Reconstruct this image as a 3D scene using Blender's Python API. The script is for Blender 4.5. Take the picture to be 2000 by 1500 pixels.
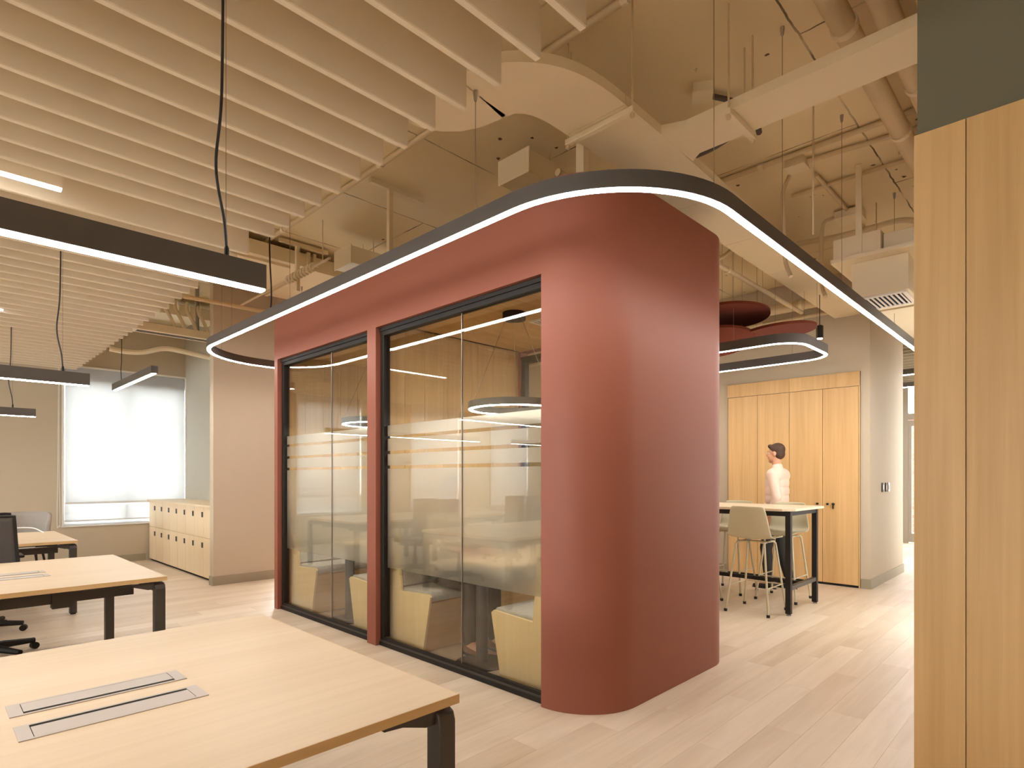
import bpy, bmesh, math, random
from mathutils import Vector, Matrix
random.seed(7)
PI = math.pi
sc = bpy.context.scene
for o in list(bpy.data.objects):
    bpy.data.objects.remove(o)
C = sc.collection

# ------------------------------------------------------------------ camera
H = 1.385
cam_d = bpy.data.cameras.new('camera')
cam = bpy.data.objects.new('camera', cam_d)
C.objects.link(cam)
cam.location = (0, 0, H)
AB = math.radians(44.4974)            # heading from the +X axis
cam.rotation_euler = (PI / 2, 0, -(PI / 2 - AB))
cam_d.sensor_width = 36
cam_d.lens = 36 * 1139.82 / 2000
cam_d.shift_y = 180 / 2000
cam_d.clip_start = 0.05
sc.camera = cam

# ------------------------------------------------------------------ world, light, exposure
w = bpy.data.worlds.new('sky')
sc.world = w
w.use_nodes = True
bg = w.node_tree.nodes['Background']
bg.inputs[0].default_value = (0.93, 0.97, 1.0, 1)
bg.inputs[1].default_value = 6.0
sc.view_settings.view_transform = 'Standard'
sc.view_settings.look = 'None'
sc.view_settings.gamma = 1
sc.view_settings.use_curve_mapping = False
sc.view_settings.exposure = 1.5
sc.cycles.use_denoising = True
sc.cycles.max_bounces = 10
sc.cycles.diffuse_bounces = 6
sc.cycles.transparent_max_bounces = 24
sc.cycles.sample_clamp_indirect = 6.0
STRIP = 23.0
STRIP_COL = (1.0, 0.97, 0.93)


def lin(r, g, b):
    f = lambda c: (c / 255 / 12.92) if c / 255 <= 0.04045 else ((c / 255 + 0.055) / 1.055) ** 2.4
    return (f(r), f(g), f(b), 1)


# ------------------------------------------------------------------ materials
def new_mat(name):
    m = bpy.data.materials.new(name)
    m.use_nodes = True
    nt = m.node_tree
    b = nt.nodes['Principled BSDF']
    return m, nt, b


def N(nt, kind, **kw):
    n = nt.nodes.new(kind)
    for k, v in kw.items():
        if k in n.inputs:
            n.inputs[k].default_value = v
        else:
            setattr(n, k, v)
    return n


def plain(name, col, rough=0.6, metal=0.0, noise=0.03, scale=6.0, bump=0.0, bscale=200.0, spec=0.5):
    m, nt, b = new_mat(name)
    b.inputs['Roughness'].default_value = rough
    b.inputs['Metallic'].default_value = metal
    b.inputs['Specular IOR Level'].default_value = spec
    tc = N(nt, 'ShaderNodeTexCoord')
    nz = N(nt, 'ShaderNodeTexNoise', Scale=scale, Detail=4.0)
    nt.links.new(tc.outputs['Object'], nz.inputs['Vector'])
    mx = N(nt, 'ShaderNodeMix', data_type='RGBA')
    mx.inputs[6].default_value = [c * (1 - noise) for c in col[:3]] + [1]
    mx.inputs[7].default_value = [min(1, c * (1 + noise)) for c in col[:3]] + [1]
    nt.links.new(nz.outputs['Fac'], mx.inputs[0])
    nt.links.new(mx.outputs[2], b.inputs['Base Color'])
    if bump:
        n2 = N(nt, 'ShaderNodeTexNoise', Scale=bscale, Detail=2.0)
        nt.links.new(tc.outputs['Object'], n2.inputs['Vector'])
        bp = N(nt, 'ShaderNodeBump', Strength=bump, Distance=0.002)
        nt.links.new(n2.outputs['Fac'], bp.inputs['Height'])
        nt.links.new(bp.outputs['Normal'], b.inputs['Normal'])
    return m


def wood(name, c1, c2, axis=2, rough=0.45, scale=1.0, coord='Object', contrast=1.0):
    """fine straight oak grain running along the axis"""
    m, nt, b = new_mat(name)
    b.inputs['Roughness'].default_value = rough
    b.inputs['Specular IOR Level'].default_value = 0.35
    tc = N(nt, 'ShaderNodeTexCoord')
    oi = N(nt, 'ShaderNodeObjectInfo')
    ad = N(nt, 'ShaderNodeVectorMath', operation='MULTIPLY_ADD')
    ad.inputs[1].default_value = (7.3, 5.1, 9.7)
    nt.links.new(oi.outputs['Random'], ad.inputs[0])
    nt.links.new(tc.outputs[coord], ad.inputs[2])
    mp = N(nt, 'ShaderNodeMapping')
    s = [30 * scale] * 3
    s[axis] = 0.9 * scale
    mp.inputs['Scale'].default_value = s
    nt.links.new(ad.outputs[0], mp.inputs['Vector'])
    n1 = N(nt, 'ShaderNodeTexNoise', Scale=1.0, Detail=6.0, Roughness=0.6, Distortion=0.35)
    nt.links.new(mp.outputs[0], n1.inputs['Vector'])
    mp2 = N(nt, 'ShaderNodeMapping')
    s2 = [5 * scale] * 3
    s2[axis] = 0.45 * scale
    mp2.inputs['Scale'].default_value = s2
    nt.links.new(ad.outputs[0], mp2.inputs['Vector'])
    n2 = N(nt, 'ShaderNodeTexNoise', Scale=1.0, Detail=3.0)
    nt.links.new(mp2.outputs[0], n2.inputs['Vector'])
    mm = N(nt, 'ShaderNodeMath', operation='ADD')
    nt.links.new(n1.outputs['Fac'], mm.inputs[0])
    nt.links.new(n2.outputs['Fac'], mm.inputs[1])
    mr = N(nt, 'ShaderNodeMapRange')
    mr.inputs[1].default_value = 1.0 - 0.32 / contrast
    mr.inputs[2].default_value = 1.0 + 0.32 / contrast
    nt.links.new(mm.outputs[0], mr.inputs[0])
    mx = N(nt, 'ShaderNodeMix', data_type='RGBA')
    mx.inputs[6].default_value = c1
    mx.inputs[7].default_value = c2
    nt.links.new(mr.outputs[0], mx.inputs[0])
    nt.links.new(mx.outputs[2], b.inputs['Base Color'])
    return m


PW, PL = 0.18, 1.22          # vinyl plank size


def plank_mat():
    m, nt, b = new_mat('oak_plank_floor')
    b.inputs['Specular IOR Level'].default_value = 0.4
    g = N(nt, 'ShaderNodeNewGeometry')
    sp = N(nt, 'ShaderNodeSeparateXYZ')
    nt.links.new(g.outputs['Position'], sp.inputs[0])

    def M(op, a, b_=None):
        n = N(nt, 'ShaderNodeMath', operation=op)
        for i, v in enumerate((a, b_)):
            if v is None:
                continue
            if isinstance(v, (int, float)):
                n.inputs[i].default_value = v
            else:
                nt.links.new(v, n.inputs[i])
        return n.outputs[0]
    row = M('FLOOR', M('DIVIDE', sp.outputs['Y'], PW))
    off = M('MULTIPLY', M('FRACT', M('MULTIPLY', row, 0.3819)), PL)
    col = M('FLOOR', M('DIVIDE', M('ADD', sp.outputs['X'], off), PL))
    cv = N(nt, 'ShaderNodeCombineXYZ')
    nt.links.new(row, cv.inputs[0])
    nt.links.new(col, cv.inputs[1])
    wn = N(nt, 'ShaderNodeTexWhiteNoise')
    nt.links.new(cv.outputs[0], wn.inputs['Vector'])
    ad = N(nt, 'ShaderNodeVectorMath', operation='MULTIPLY_ADD')
    ad.inputs[1].default_value = (13.0, 17.0, 11.0)
    nt.links.new(wn.outputs['Color'], ad.inputs[0])
    nt.links.new(g.outputs['Position'], ad.inputs[2])
    mp = N(nt, 'ShaderNodeMapping')
    mp.inputs['Scale'].default_value = (1.1, 26, 26)
    nt.links.new(ad.outputs[0], mp.inputs['Vector'])
    n1 = N(nt, 'ShaderNodeTexNoise', Scale=1.0, Detail=6.0, Roughness=0.6, Distortion=0.6)
    nt.links.new(mp.outputs[0], n1.inputs['Vector'])
    mp2 = N(nt, 'ShaderNodeMapping')
    mp2.inputs['Scale'].default_value = (0.9, 6, 6)
    nt.links.new(ad.outputs[0], mp2.inputs['Vector'])
    n2 = N(nt, 'ShaderNodeTexNoise', Scale=1.0, Detail=3.0, Distortion=0.8)
    nt.links.new(mp2.outputs[0], n2.inputs['Vector'])
    t = M('ADD', M('MULTIPLY', n1.outputs['Fac'], 0.55), M('ADD', M('MULTIPLY', n2.outputs['Fac'], 0.75), M('MULTIPLY', wn.outputs['Value'], 0.42)))
    mr = N(nt, 'ShaderNodeMapRange')
    mr.inputs[1].default_value = 0.5
    mr.inputs[2].default_value = 1.2
    nt.links.new(t, mr.inputs[0])
    mx = N(nt, 'ShaderNodeMix', data_type='RGBA')
    mx.inputs[6].default_value = lin(197, 175, 149)
    mx.inputs[7].default_value = lin(226, 209, 188)
    nt.links.new(mr.outputs[0], mx.inputs[0])
    nt.links.new(mx.outputs[2], b.inputs['Base Color'])
    rr = N(nt, 'ShaderNodeMapRange')
    rr.inputs[3].default_value = 0.34
    rr.inputs[4].default_value = 0.48
    nt.links.new(n1.outputs['Fac'], rr.inputs[0])
    nt.links.new(rr.outputs[0], b.inputs['Roughness'])
    return m


def slab_mat():
    """painted in-situ concrete: board seams, patched spots, pinholes"""
    m, nt, b = new_mat('painted_concrete')
    b.inputs['Roughness'].default_value = 0.8
    tc = N(nt, 'ShaderNodeTexCoord')
    base = lin(232, 214, 176)
    n1 = N(nt, 'ShaderNodeTexNoise', Scale=1.2, Detail=6.0)
    nt.links.new(tc.outputs['Object'], n1.inputs['Vector'])
    mx = N(nt, 'ShaderNodeMix', data_type='RGBA')
    mx.inputs[6].default_value = [c * 0.88 for c in base[:3]] + [1]
    mx.inputs[7].default_value = [c * 1.08 for c in base[:3]] + [1]
    nt.links.new(n1.outputs['Fac'], mx.inputs[0])
    # board seams
    n3 = N(nt, 'ShaderNodeTexNoise', Scale=7.0, Detail=4.0)
    nt.links.new(tc.outputs['Object'], n3.inputs['Vector'])
    vm = N(nt, 'ShaderNodeVectorMath', operation='MULTIPLY_ADD')
    vm.inputs[1].default_value = (0.025, 0.025, 0)
    nt.links.new(n3.outputs['Color'], vm.inputs[0])
    nt.links.new(tc.outputs['Object'], vm.inputs[2])
    br = N(nt, 'ShaderNodeTexBrick')
    br.inputs['Scale'].default_value = 1.0
    br.inputs['Mortar Size'].default_value = 0.007
    br.inputs['Mortar Smooth'].default_value = 0.3
    br.inputs['Brick Width'].default_value = 2.4
    br.inputs['Row Height'].default_value = 1.2
    nt.links.new(vm.outputs[0], br.inputs['Vector'])
    n4 = N(nt, 'ShaderNodeTexNoise', Scale=2.3, Detail=3.0)
    nt.links.new(tc.outputs['Object'], n4.inputs['Vector'])
    r4 = N(nt, 'ShaderNodeMapRange')
    r4.inputs[1].default_value = 0.36
    r4.inputs[2].default_value = 0.6
    nt.links.new(n4.outputs['Fac'], r4.inputs[0])
    mu = N(nt, 'ShaderNodeMath', operation='MULTIPLY')
    nt.links.new(br.outputs['Fac'], mu.inputs[0])
    nt.links.new(r4.outputs[0], mu.inputs[1])
    mu2 = N(nt, 'ShaderNodeMath', operation='MULTIPLY')
    nt.links.new(mu.outputs[0], mu2.inputs[0])
    mu2.inputs[1].default_value = 0.9
    m2 = N(nt, 'ShaderNodeMix', data_type='RGBA')
    nt.links.new(mu2.outputs[0], m2.inputs[0])
    nt.links.new(mx.outputs[2], m2.inputs[6])
    m2.inputs[7].default_value = lin(84, 64, 42)
    # spots
    vo = N(nt, 'ShaderNodeTexVoronoi', Scale=4.5)
    nt.links.new(tc.outputs['Object'], vo.inputs['Vector'])
    n5 = N(nt, 'ShaderNodeTexNoise', Scale=26.0, Detail=3.0)
    nt.links.new(tc.outputs['Object'], n5.inputs['Vector'])
    ss = N(nt, 'ShaderNodeMath', operation='MULTIPLY_ADD')
    nt.links.new(n5.outputs['Fac'], ss.inputs[0])
    ss.inputs[1].default_value = 0.3
    nt.links.new(vo.outputs['Distance'], ss.inputs[2])
    r5 = N(nt, 'ShaderNodeMapRange')
    r5.inputs[1].default_value = 0.225
    r5.inputs[2].default_value = 0.195
    nt.links.new(ss.outputs[0], r5.inputs[0])
    m3 = N(nt, 'ShaderNodeMix', data_type='RGBA')
    nt.links.new(r5.outputs[0], m3.inputs[0])
    nt.links.new(m2.outputs[2], m3.inputs[6])
    m3.inputs[7].default_value = lin(92, 68, 44)
    nt.links.new(m3.outputs[2], b.inputs['Base Color'])
    bp = N(nt, 'ShaderNodeBump', Strength=0.35, Distance=0.006)
    bp.invert = True
    nt.links.new(br.outputs['Fac'], bp.inputs['Height'])
    nt.links.new(bp.outputs['Normal'], b.inputs['Normal'])
    return m


def emit(name, col, s):
    m, nt, b = new_mat(name)
    b.inputs['Base Color'].default_value = (0.8, 0.8, 0.8, 1)
    b.inputs['Emission Color'].default_value = (*col, 1)
    b.inputs['Emission Strength'].default_value = s
    return m


def glass_mat(name, tint=(0.93, 0.96, 0.93), refl=1.0, base=0.05):
    m = bpy.data.materials.new(name)
    m.use_nodes = True
    nt = m.node_tree
    nt.nodes.clear()
    out = N(nt, 'ShaderNodeOutputMaterial')
    g = N(nt, 'ShaderNodeNewGeometry')
    dt = N(nt, 'ShaderNodeVectorMath', operation='DOT_PRODUCT')
    nt.links.new(g.outputs['Incoming'], dt.inputs[0])
    nt.links.new(g.outputs['Normal'], dt.inputs[1])
    ab = N(nt, 'ShaderNodeMath', operation='ABSOLUTE')
    nt.links.new(dt.outputs['Value'], ab.inputs[0])
    om = N(nt, 'ShaderNodeMath', operation='SUBTRACT')
    om.inputs[0].default_value = 1.0
    nt.links.new(ab.outputs[0], om.inputs[1])
    pw = N(nt, 'ShaderNodeMath', operation='POWER')
    nt.links.new(om.outputs[0], pw.inputs[0])
    pw.inputs[1].default_value = 4.0
    ma = N(nt, 'ShaderNodeMath', operation='MULTIPLY_ADD')
    ma.use_clamp = True
    nt.links.new(pw.outputs[0], ma.inputs[0])
    ma.inputs[1].default_value = 0.9 * refl
    ma.inputs[2].default_value = base
    tr = N(nt, 'ShaderNodeBsdfTransparent')
    tr.inputs[0].default_value = (*tint, 1)
    gl = N(nt, 'ShaderNodeBsdfGlossy')
    gl.inputs['Roughness'].default_value = 0.0
    mx = N(nt, 'ShaderNodeMixShader')
    nt.links.new(ma.outputs[0], mx.inputs[0])
    nt.links.new(tr.outputs[0], mx.inputs[1])
    nt.links.new(gl.outputs[0], mx.inputs[2])
    nt.links.new(mx.outputs[0], out.inputs[0])
    return m


def film_mat():
    """etched privacy film: part clear, part scattering"""
    m = bpy.data.materials.new('frosted_film')
    m.use_nodes = True
    nt = m.node_tree
    nt.nodes.clear()
    out = N(nt, 'ShaderNodeOutputMaterial')
    rf = N(nt, 'ShaderNodeBsdfRefraction', Roughness=0.28, IOR=1.25)
    rf.inputs[0].default_value = (0.95, 0.93, 0.88, 1)
    tl = N(nt, 'ShaderNodeBsdfTranslucent')
    tl.inputs[0].default_value = (0.88, 0.82, 0.76, 1)
    df = N(nt, 'ShaderNodeBsdfDiffuse')
    df.inputs[0].default_value = (0.80, 0.74, 0.68, 1)
    a = N(nt, 'ShaderNodeMixShader')
    a.inputs[0].default_value = 0.55
    nt.links.new(tl.outputs[0], a.inputs[1])
    nt.links.new(df.outputs[0], a.inputs[2])
    # dense at the top, thinning downwards (a gradation film)
    g = N(nt, 'ShaderNodeNewGeometry')
    sp = N(nt, 'ShaderNodeSeparateXYZ')
    nt.links.new(g.outputs['Position'], sp.inputs[0])
    mr = N(nt, 'ShaderNodeMapRange')
    mr.inputs[1].default_value = 0.62
    mr.inputs[2].default_value = 1.5
    mr.inputs[3].default_value = 0.16
    mr.inputs[4].default_value = 0.50
    nt.links.new(sp.outputs['Z'], mr.inputs[0])
    mx = N(nt, 'ShaderNodeMixShader')
    nt.links.new(mr.outputs[0], mx.inputs[0])
    nt.links.new(rf.outputs[0], mx.inputs[1])
    nt.links.new(a.outputs[0], mx.inputs[2])
    nt.links.new(mx.outputs[0], out.inputs[0])
    return m


def blind_mat():
    m = bpy.data.materials.new('blind_cloth')
    m.use_nodes = True
    nt = m.node_tree
    nt.nodes.clear()
    out = N(nt, 'ShaderNodeOutputMaterial')
    tl = N(nt, 'ShaderNodeBsdfTranslucent')
    tl.inputs[0].default_value = (0.55, 0.55, 0.54, 1)
    df = N(nt, 'ShaderNodeBsdfDiffuse')
    df.inputs[0].default_value = (0.72, 0.72, 0.73, 1)
    tc = N(nt, 'ShaderNodeTexCoord')
    wv = N(nt, 'ShaderNodeTexNoise', Scale=500.0)
    nt.links.new(tc.outputs['Object'], wv.inputs['Vector'])
    bp = N(nt, 'ShaderNodeBump', Strength=0.1, Distance=0.001)
    nt.links.new(wv.outputs['Fac'], bp.inputs['Height'])
    nt.links.new(bp.outputs['Normal'], df.inputs['Normal'])
    mx = N(nt, 'ShaderNodeMixShader')
    mx.inputs[0].default_value = 0.45
    nt.links.new(df.outputs[0], mx.inputs[1])
    nt.links.new(tl.outputs[0], mx.inputs[2])
    nt.links.new(mx.outputs[0], out.inputs[0])
    return m


def brick_mat():
    m, nt, b = new_mat('red_brick')
    tc = N(nt, 'ShaderNodeTexCoord')
    mp = N(nt, 'ShaderNodeMapping')
    mp.inputs['Rotation'].default_value = (PI / 2, 0, PI / 2)
    nt.links.new(tc.outputs['Object'], mp.inputs['Vector'])
    br = N(nt, 'ShaderNodeTexBrick')
    br.inputs['Scale'].default_value = 4.4
    br.inputs['Color1'].default_value = lin(176, 112, 92)
    br.inputs['Color2'].default_value = lin(150, 88, 72)
    br.inputs['Mortar'].default_value = lin(190, 176, 165)
    nt.links.new(mp.outputs[0], br.inputs['Vector'])
    nt.links.new(br.outputs['Color'], b.inputs['Base Color'])
    b.inputs['Roughness'].default_value = 0.9
    return m


M = dict(
    floor=plank_mat(), slab=slab_mat(),
    wall=plain('beige_wall_paint', lin(195, 180, 157), 0.75, noise=0.02),
    wallgrey=plain('grey_beige_wall_paint', lin(184, 178, 164), 0.75, noise=0.02),
    olive=plain('olive_grey_wall_paint', lin(96, 88, 66), 0.8, noise=0.02),
    skirt=plain('taupe_skirting', lin(158, 148, 126), 0.5),
    red=plain('terracotta_red_paint', lin(146, 84, 65), 0.5, noise=0.02, scale=3, spec=0.4),
    felt=plain('beige_felt', lin(222, 207, 182), 0.9, noise=0.03, scale=3, bump=0.3, bscale=400),
    duct=plain('beige_painted_metal', lin(232, 217, 186), 0.55, noise=0.03, scale=3),
    ductdk=plain('beige_painted_pipe', lin(214, 194, 158), 0.6, noise=0.05, scale=5),
    black=plain('black_powder_coat', lin(36, 31, 27), 0.5, noise=0.05, spec=0.25),
    dark=plain('dark_brown_grey_powder_coat', lin(66, 58, 52), 0.4, noise=0.04),
    housing=plain('graphite_anodised', lin(84, 77, 72), 0.5, noise=0.02),
    cable=plain('black_cable', lin(30, 26, 24), 0.5),
    wire=plain('steel_wire', lin(150, 135, 115), 0.4, metal=0.8),
    steel=plain('brushed_steel', lin(178, 172, 165), 0.35, metal=0.85),
    hatch=plain('grey_anodised_hatch', lin(190, 180, 172), 0.45, metal=0.3),
    slot=plain('dark_gap', lin(20, 18, 16), 0.9),
    desk=wood('pale_oak_desk', lin(206, 182, 150), lin(221, 200, 172), axis=0, rough=0.42, contrast=0.7),
    edge=wood('oak_edge_band', lin(202, 162, 106), lin(222, 186, 134), axis=0, rough=0.5, scale=1.6),
    oak=wood('oak_veneer', lin(178, 138, 86), lin(200, 161, 108), axis=2, rough=0.45),
    cupboard=wood('oak_cupboard', lin(200, 158, 104), lin(222, 182, 128), axis=2, rough=0.45),
    locker=wood('pale_oak_locker', lin(226, 201, 164), lin(236, 215, 182), axis=2, rough=0.45, contrast=0.8),
    bench=wood('oak_bench', lin(224, 194, 142), lin(238, 212, 166), axis=2, rough=0.5, contrast=0.8),
    benchf=wood('oak_bench_front', lin(208, 168, 118), lin(224, 188, 138), axis=0, rough=0.5),
    inwall=wood('oak_inner_panel', lin(192, 152, 96), lin(210, 172, 116), axis=2, rough=0.5),
    inceil=wood('oak_inner_ceiling', lin(196, 156, 98), lin(212, 174, 118), axis=0, rough=0.5),
    cushion=plain('grey_felt_cushion', lin(186, 180, 170), 0.95, noise=0.25, scale=40, bump=0.4, bscale=300),
    greyfab=plain('grey_fabric', lin(168, 160, 152), 0.95, noise=0.08, scale=60),
    poly=plain('taupe_polypropylene', lin(196, 184, 152), 0.5, noise=0.01),
    polyl=plain('pale_polypropylene', lin(222, 212, 188), 0.5, noise=0.01),
    stoolleg=plain('taupe_metal', lin(186, 172, 142), 0.45, noise=0.02),
    disc=plain('maroon_felt', lin(112, 44, 20), 0.95, noise=0.06, scale=30),
    white=plain('white_plastic', lin(235, 232, 226), 0.4),
    alu=plain('white_aluminium', lin(225, 224, 222), 0.4),
    doorfr=plain('grey_aluminium', lin(165, 156, 144), 0.45),
    mesh=plain('black_mesh_fabric', lin(72, 64, 58), 0.85, noise=0.3, scale=160),
    glass=glass_mat('clear_glass', (0.95, 0.95, 0.91), 1.0, 0.075), winglass=glass_mat('window_glass', (0.96, 0.98, 0.98), 0.6, 0.03),
    film=film_mat(), blind=blind_mat(), brick=brick_mat(),
    led=emit('led_diffuser', STRIP_COL, STRIP), led3=emit('led_baffle_strip', STRIP_COL, STRIP * 0.5), led2=emit('led_diffuser_small', STRIP_COL, STRIP * 1.7),
    skin=plain('skin', lin(205, 150, 118), 0.55, noise=0.04), hair=plain('dark_brown_hair', lin(70, 46, 30), 0.7, noise=0.3, scale=60),
    shirt=plain('pale_pink_shirt', lin(226, 196, 176), 0.85, noise=0.04), trousers=plain('dark_trousers', lin(44, 38, 34), 0.85, noise=0.1),
    shirt2=plain('sand_shirt', lin(196, 176, 146), 0.85, noise=0.04), trousers2=plain('dark_brown_trousers', lin(72, 58, 46), 0.85, noise=0.1),
    shoe=plain('black_leather', lin(28, 23, 21), 0.35), shoe2=plain('brown_leather', lin(128, 88, 58), 0.5),
    eye=plain('eye_white', lin(235, 230, 225), 0.3), iris=plain('brown_iris', lin(40, 26, 18), 0.3), lip=plain('lip', lin(176, 104, 88), 0.5),
    ground=plain('pale_paving', lin(190, 186, 180), 0.9, noise=0.1),
)


# ------------------------------------------------------------------ mesh building
class MB:
    def __init__(s):
        s.v = []
        s.f = []

    def add(s, vs, fs):
        k = len(s.v)
        s.v += [tuple(v) for v in vs]
        s.f += [tuple(i + k for i in f) for f in fs]
        return s

    def box(s, x0, x1, y0, y1, z0, z1):
        return s.add([(x0, y0, z0), (x1, y0, z0), (x1, y1, z0), (x0, y1, z0), (x0, y0, z1), (x1, y0, z1), (x1, y1, z1), (x0, y1, z1)],
                     [(0, 3, 2, 1), (4, 5, 6, 7), (0, 1, 5, 4), (1, 2, 6, 5), (2, 3, 7, 6), (3, 0, 4, 7)])

    def prism(s, poly, axis, a, b):
        """polygon in the two other axes (in order x,y,z), extruded along axis; counter-clockwise seen from +axis for axis 0 and 2"""
        n = len(poly)
        def P(p, t):
            if axis == 0: return (t, p[0], p[1])
            if axis == 1: return (p[0], t, p[1])
            return (p[0], p[1], t)
        area = sum(poly[i][0] * poly[(i + 1) % n][1] - poly[(i + 1) % n][0] * poly[i][1] for i in range(n))
        if axis == 1: area = -area
        pl = poly if area > 0 else poly[::-1]
        vs = [P(p, a) for p in pl] + [P(p, b) for p in pl]
        fs = [tuple(range(n))[::-1], tuple(range(n, 2 * n))]
        fs += [(i, (i + 1) % n, n + (i + 1) % n, n + i) for i in range(n)]
        return s.add(vs, fs)

    def tube(s, path, r, n=8, closed=False, caps=True):
        path = [Vector(p) for p in path]
        m = len(path)
        rr = r if isinstance(r, (list, tuple)) else [r] * m
        vs = []
        up = None
        for i, p in enumerate(path):
            if closed:
                t = path[(i + 1) % m] - path[i - 1]
            else:
                t = path[min(i + 1, m - 1)] - path[max(i - 1, 0)]
            t.normalize()
            if up is None:
                up = Vector((0, 0, 1)) if abs(t.z) < 0.9 else Vector((1, 0, 0))
            a = t.cross(up)
            if a.length < 1e-5:
                a = t.orthogonal()
            a.normalize()
            b = a.cross(t).normalized()
            up = b
            for k in range(n):
                an = 2 * PI * k / n
                vs.append(p + (a * math.cos(an) + b * math.sin(an)) * rr[i])
        fs = []
        for i in range(m if closed else m - 1):
            j = (i + 1) % m
            for k in range(n):
                k2 = (k + 1) % n
                fs.append((i * n + k, j * n + k, j * n + k2, i * n + k2))
        if caps and not closed:
            fs.append(tuple(range(n)))
            fs.append(tuple(range((m - 1) * n, m * n))[::-1])
        return s.add(vs, fs)

    def lathe(s, prof, c=(0, 0, 0), n=24):
        vs = []
        for r, z in prof:
            for k in range(n):
                an = 2 * PI * k / n
                vs.append((c[0] + max(r, 1e-4) * math.cos(an), c[1] + max(r, 1e-4) * math.sin(an), c[2] + z))
        fs = []
        for i in range(len(prof) - 1):
            for k in range(n):
                k2 = (k + 1) % n
                fs.append((i * n + k, i * n + k2, (i + 1) * n + k2, (i + 1) * n + k))
        fs.append(tuple(range(n))[::-1])
        fs.append(tuple(range((len(prof) - 1) * n, len(prof) * n)))
        return s.add(vs, fs)

    def ribbon(s, path, w0, w1, z0, z1, closed=False):
        """rectangle section swept along a plan path; w0..w1 are offsets to the left of travel"""
        m = len(path)
        vs = []
        for i, p in enumerate(path):
            p = Vector((p[0], p[1]))
            if closed:
                a = Vector(path[i - 1][:2]); b = Vector(path[(i + 1) % m][:2])
                d0 = (p - a).normalized(); d1 = (b - p).normalized()
            else:
                d0 = (p - Vector(path[i - 1][:2])).normalized() if i else None
                d1 = (Vector(path[i + 1][:2]) - p).normalized() if i < m - 1 else None
                d0 = d0 or d1; d1 = d1 or d0
            n0 = Vector((-d0.y, d0.x)); n1 = Vector((-d1.y, d1.x))
            nn = (n0 + n1).normalized()
            nn /= max(0.3, nn.dot(n0))
            for ww, zz in ((w0, z0), (w1, z0), (w1, z1), (w0, z1)):
                q = p + nn * ww
                vs.append((q.x, q.y, zz))
        fs = []
        for i in range(m if closed else m - 1):
            j = (i + 1) % m
            for k in range(4):
                k2 = (k + 1) % 4
                fs.append((i * 4 + k, i * 4 + k2, j * 4 + k2, j * 4 + k))
        if not closed:
            fs.append((0, 3, 2, 1))
            e = (m - 1) * 4
            fs.append((e, e + 1, e + 2, e + 3))
        return s.add(vs, fs)


_fixed = []


def obj(name, mb, mat, parent=None, bevel=0.0, smooth=False, local=False):
    me = bpy.data.meshes.new(name)
    off = Vector((0, 0, 0))
    p = parent
    if not local:
        while p is not None:
            off += Vector(p.location)
            p = p.parent
    vs = [(v[0] - off.x, v[1] - off.y, v[2] - off.z) for v in mb.v]
    me.from_pydata(vs, [], mb.f)
    me.validate()
    bm = bmesh.new()
    bm.from_mesh(me)
    bmesh.ops.recalc_face_normals(bm, faces=bm.faces)
    bm.to_mesh(me)
    bm.free()
    me.materials.append(mat)
    if smooth:
        for pl in me.polygons:
            pl.use_smooth = True
        me.set_sharp_from_angle(angle=math.radians(38))
    o = bpy.data.objects.new(name, me)
    C.objects.link(o)
    if parent is not None:
        o.parent = parent
    if bevel:
        b = o.modifiers.new('bevel', 'BEVEL')
        b.width = bevel
        b.segments = 2
        b.limit_method = 'ANGLE'
    return o


def tag(o, label, cat, group=None):
    o['label'] = label
    o['category'] = cat
    if group:
        o['group'] = group
    return o


def thing(name, label, cat, loc=(0, 0, 0), rotz=0.0, group=None):
    o = bpy.data.objects.new(name, None)
    o.empty_display_size = 0.1
    C.objects.link(o)
    o.location = loc
    o.rotation_euler = (0, 0, rotz)
    return tag(o, label, cat, group)


def struct(name, mb, mat, parent=None, **kw):
    o = obj(name, mb, mat, parent, **kw)
    o['kind'] = 'structure'
    return o


def dup(root, loc, rotz, label):
    r = root.copy()
    C.objects.link(r)
    r.location = loc
    r.rotation_euler = (0, 0, rotz)
    r['label'] = label
    for ch in list(root.children):
        c = ch.copy()
        C.objects.link(c)
        c.parent = r
        for g in list(ch.children):
            d = g.copy()
            C.objects.link(d)
            d.parent = c
    return r


def B(*a):
    return MB().box(*a)


def arc(cx, cy, r, a0, a1, n):
    return [(cx + r * math.cos(a0 + (a1 - a0) * i / n), cy + r * math.sin(a0 + (a1 - a0) * i / n)) for i in range(n + 1)]


def bez(pts, n=8):
    """Catmull-Rom through pts"""
    P = [Vector(p) for p in pts]
    P = [2 * P[0] - P[1]] + P + [2 * P[-1] - P[-2]]
    out = []
    for i in range(1, len(P) - 2):
        for k in range(n):
            t = k / n
            a, b, c, d = P[i - 1], P[i], P[i + 1], P[i + 2]
            out.append(0.5 * ((2 * b) + (c - a) * t + (2 * a - 5 * b + 4 * c - d) * t * t + (3 * b - a - 3 * c + d) * t ** 3))
    out.append(P[-2])
    return out


# ================================================================== STRUCTURE
SLAB = 3.95
XL, XR, YB, YF = -7.0, 15.0, -2.4, 11.1

# floor: base and planks
fl = struct('floor', B(XL - .1, XR + 0.2, YB - .1, YF + .1, -0.06, -0.008), plain('floor_screed', lin(150, 122, 92), 0.8))
ux, uy = math.sin(AB), math.cos(AB)


def proj(x, y, z):
    lat = x * math.sin(AB) - y * math.sin(PI / 2 - AB)
    d = x * math.cos(AB) + y * math.cos(PI / 2 - AB)
    if d < 0.3:
        return None
    return (1000 + 1139.82 * lat / d, 930 - 1139.82 * (z - H) / d, d)


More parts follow.
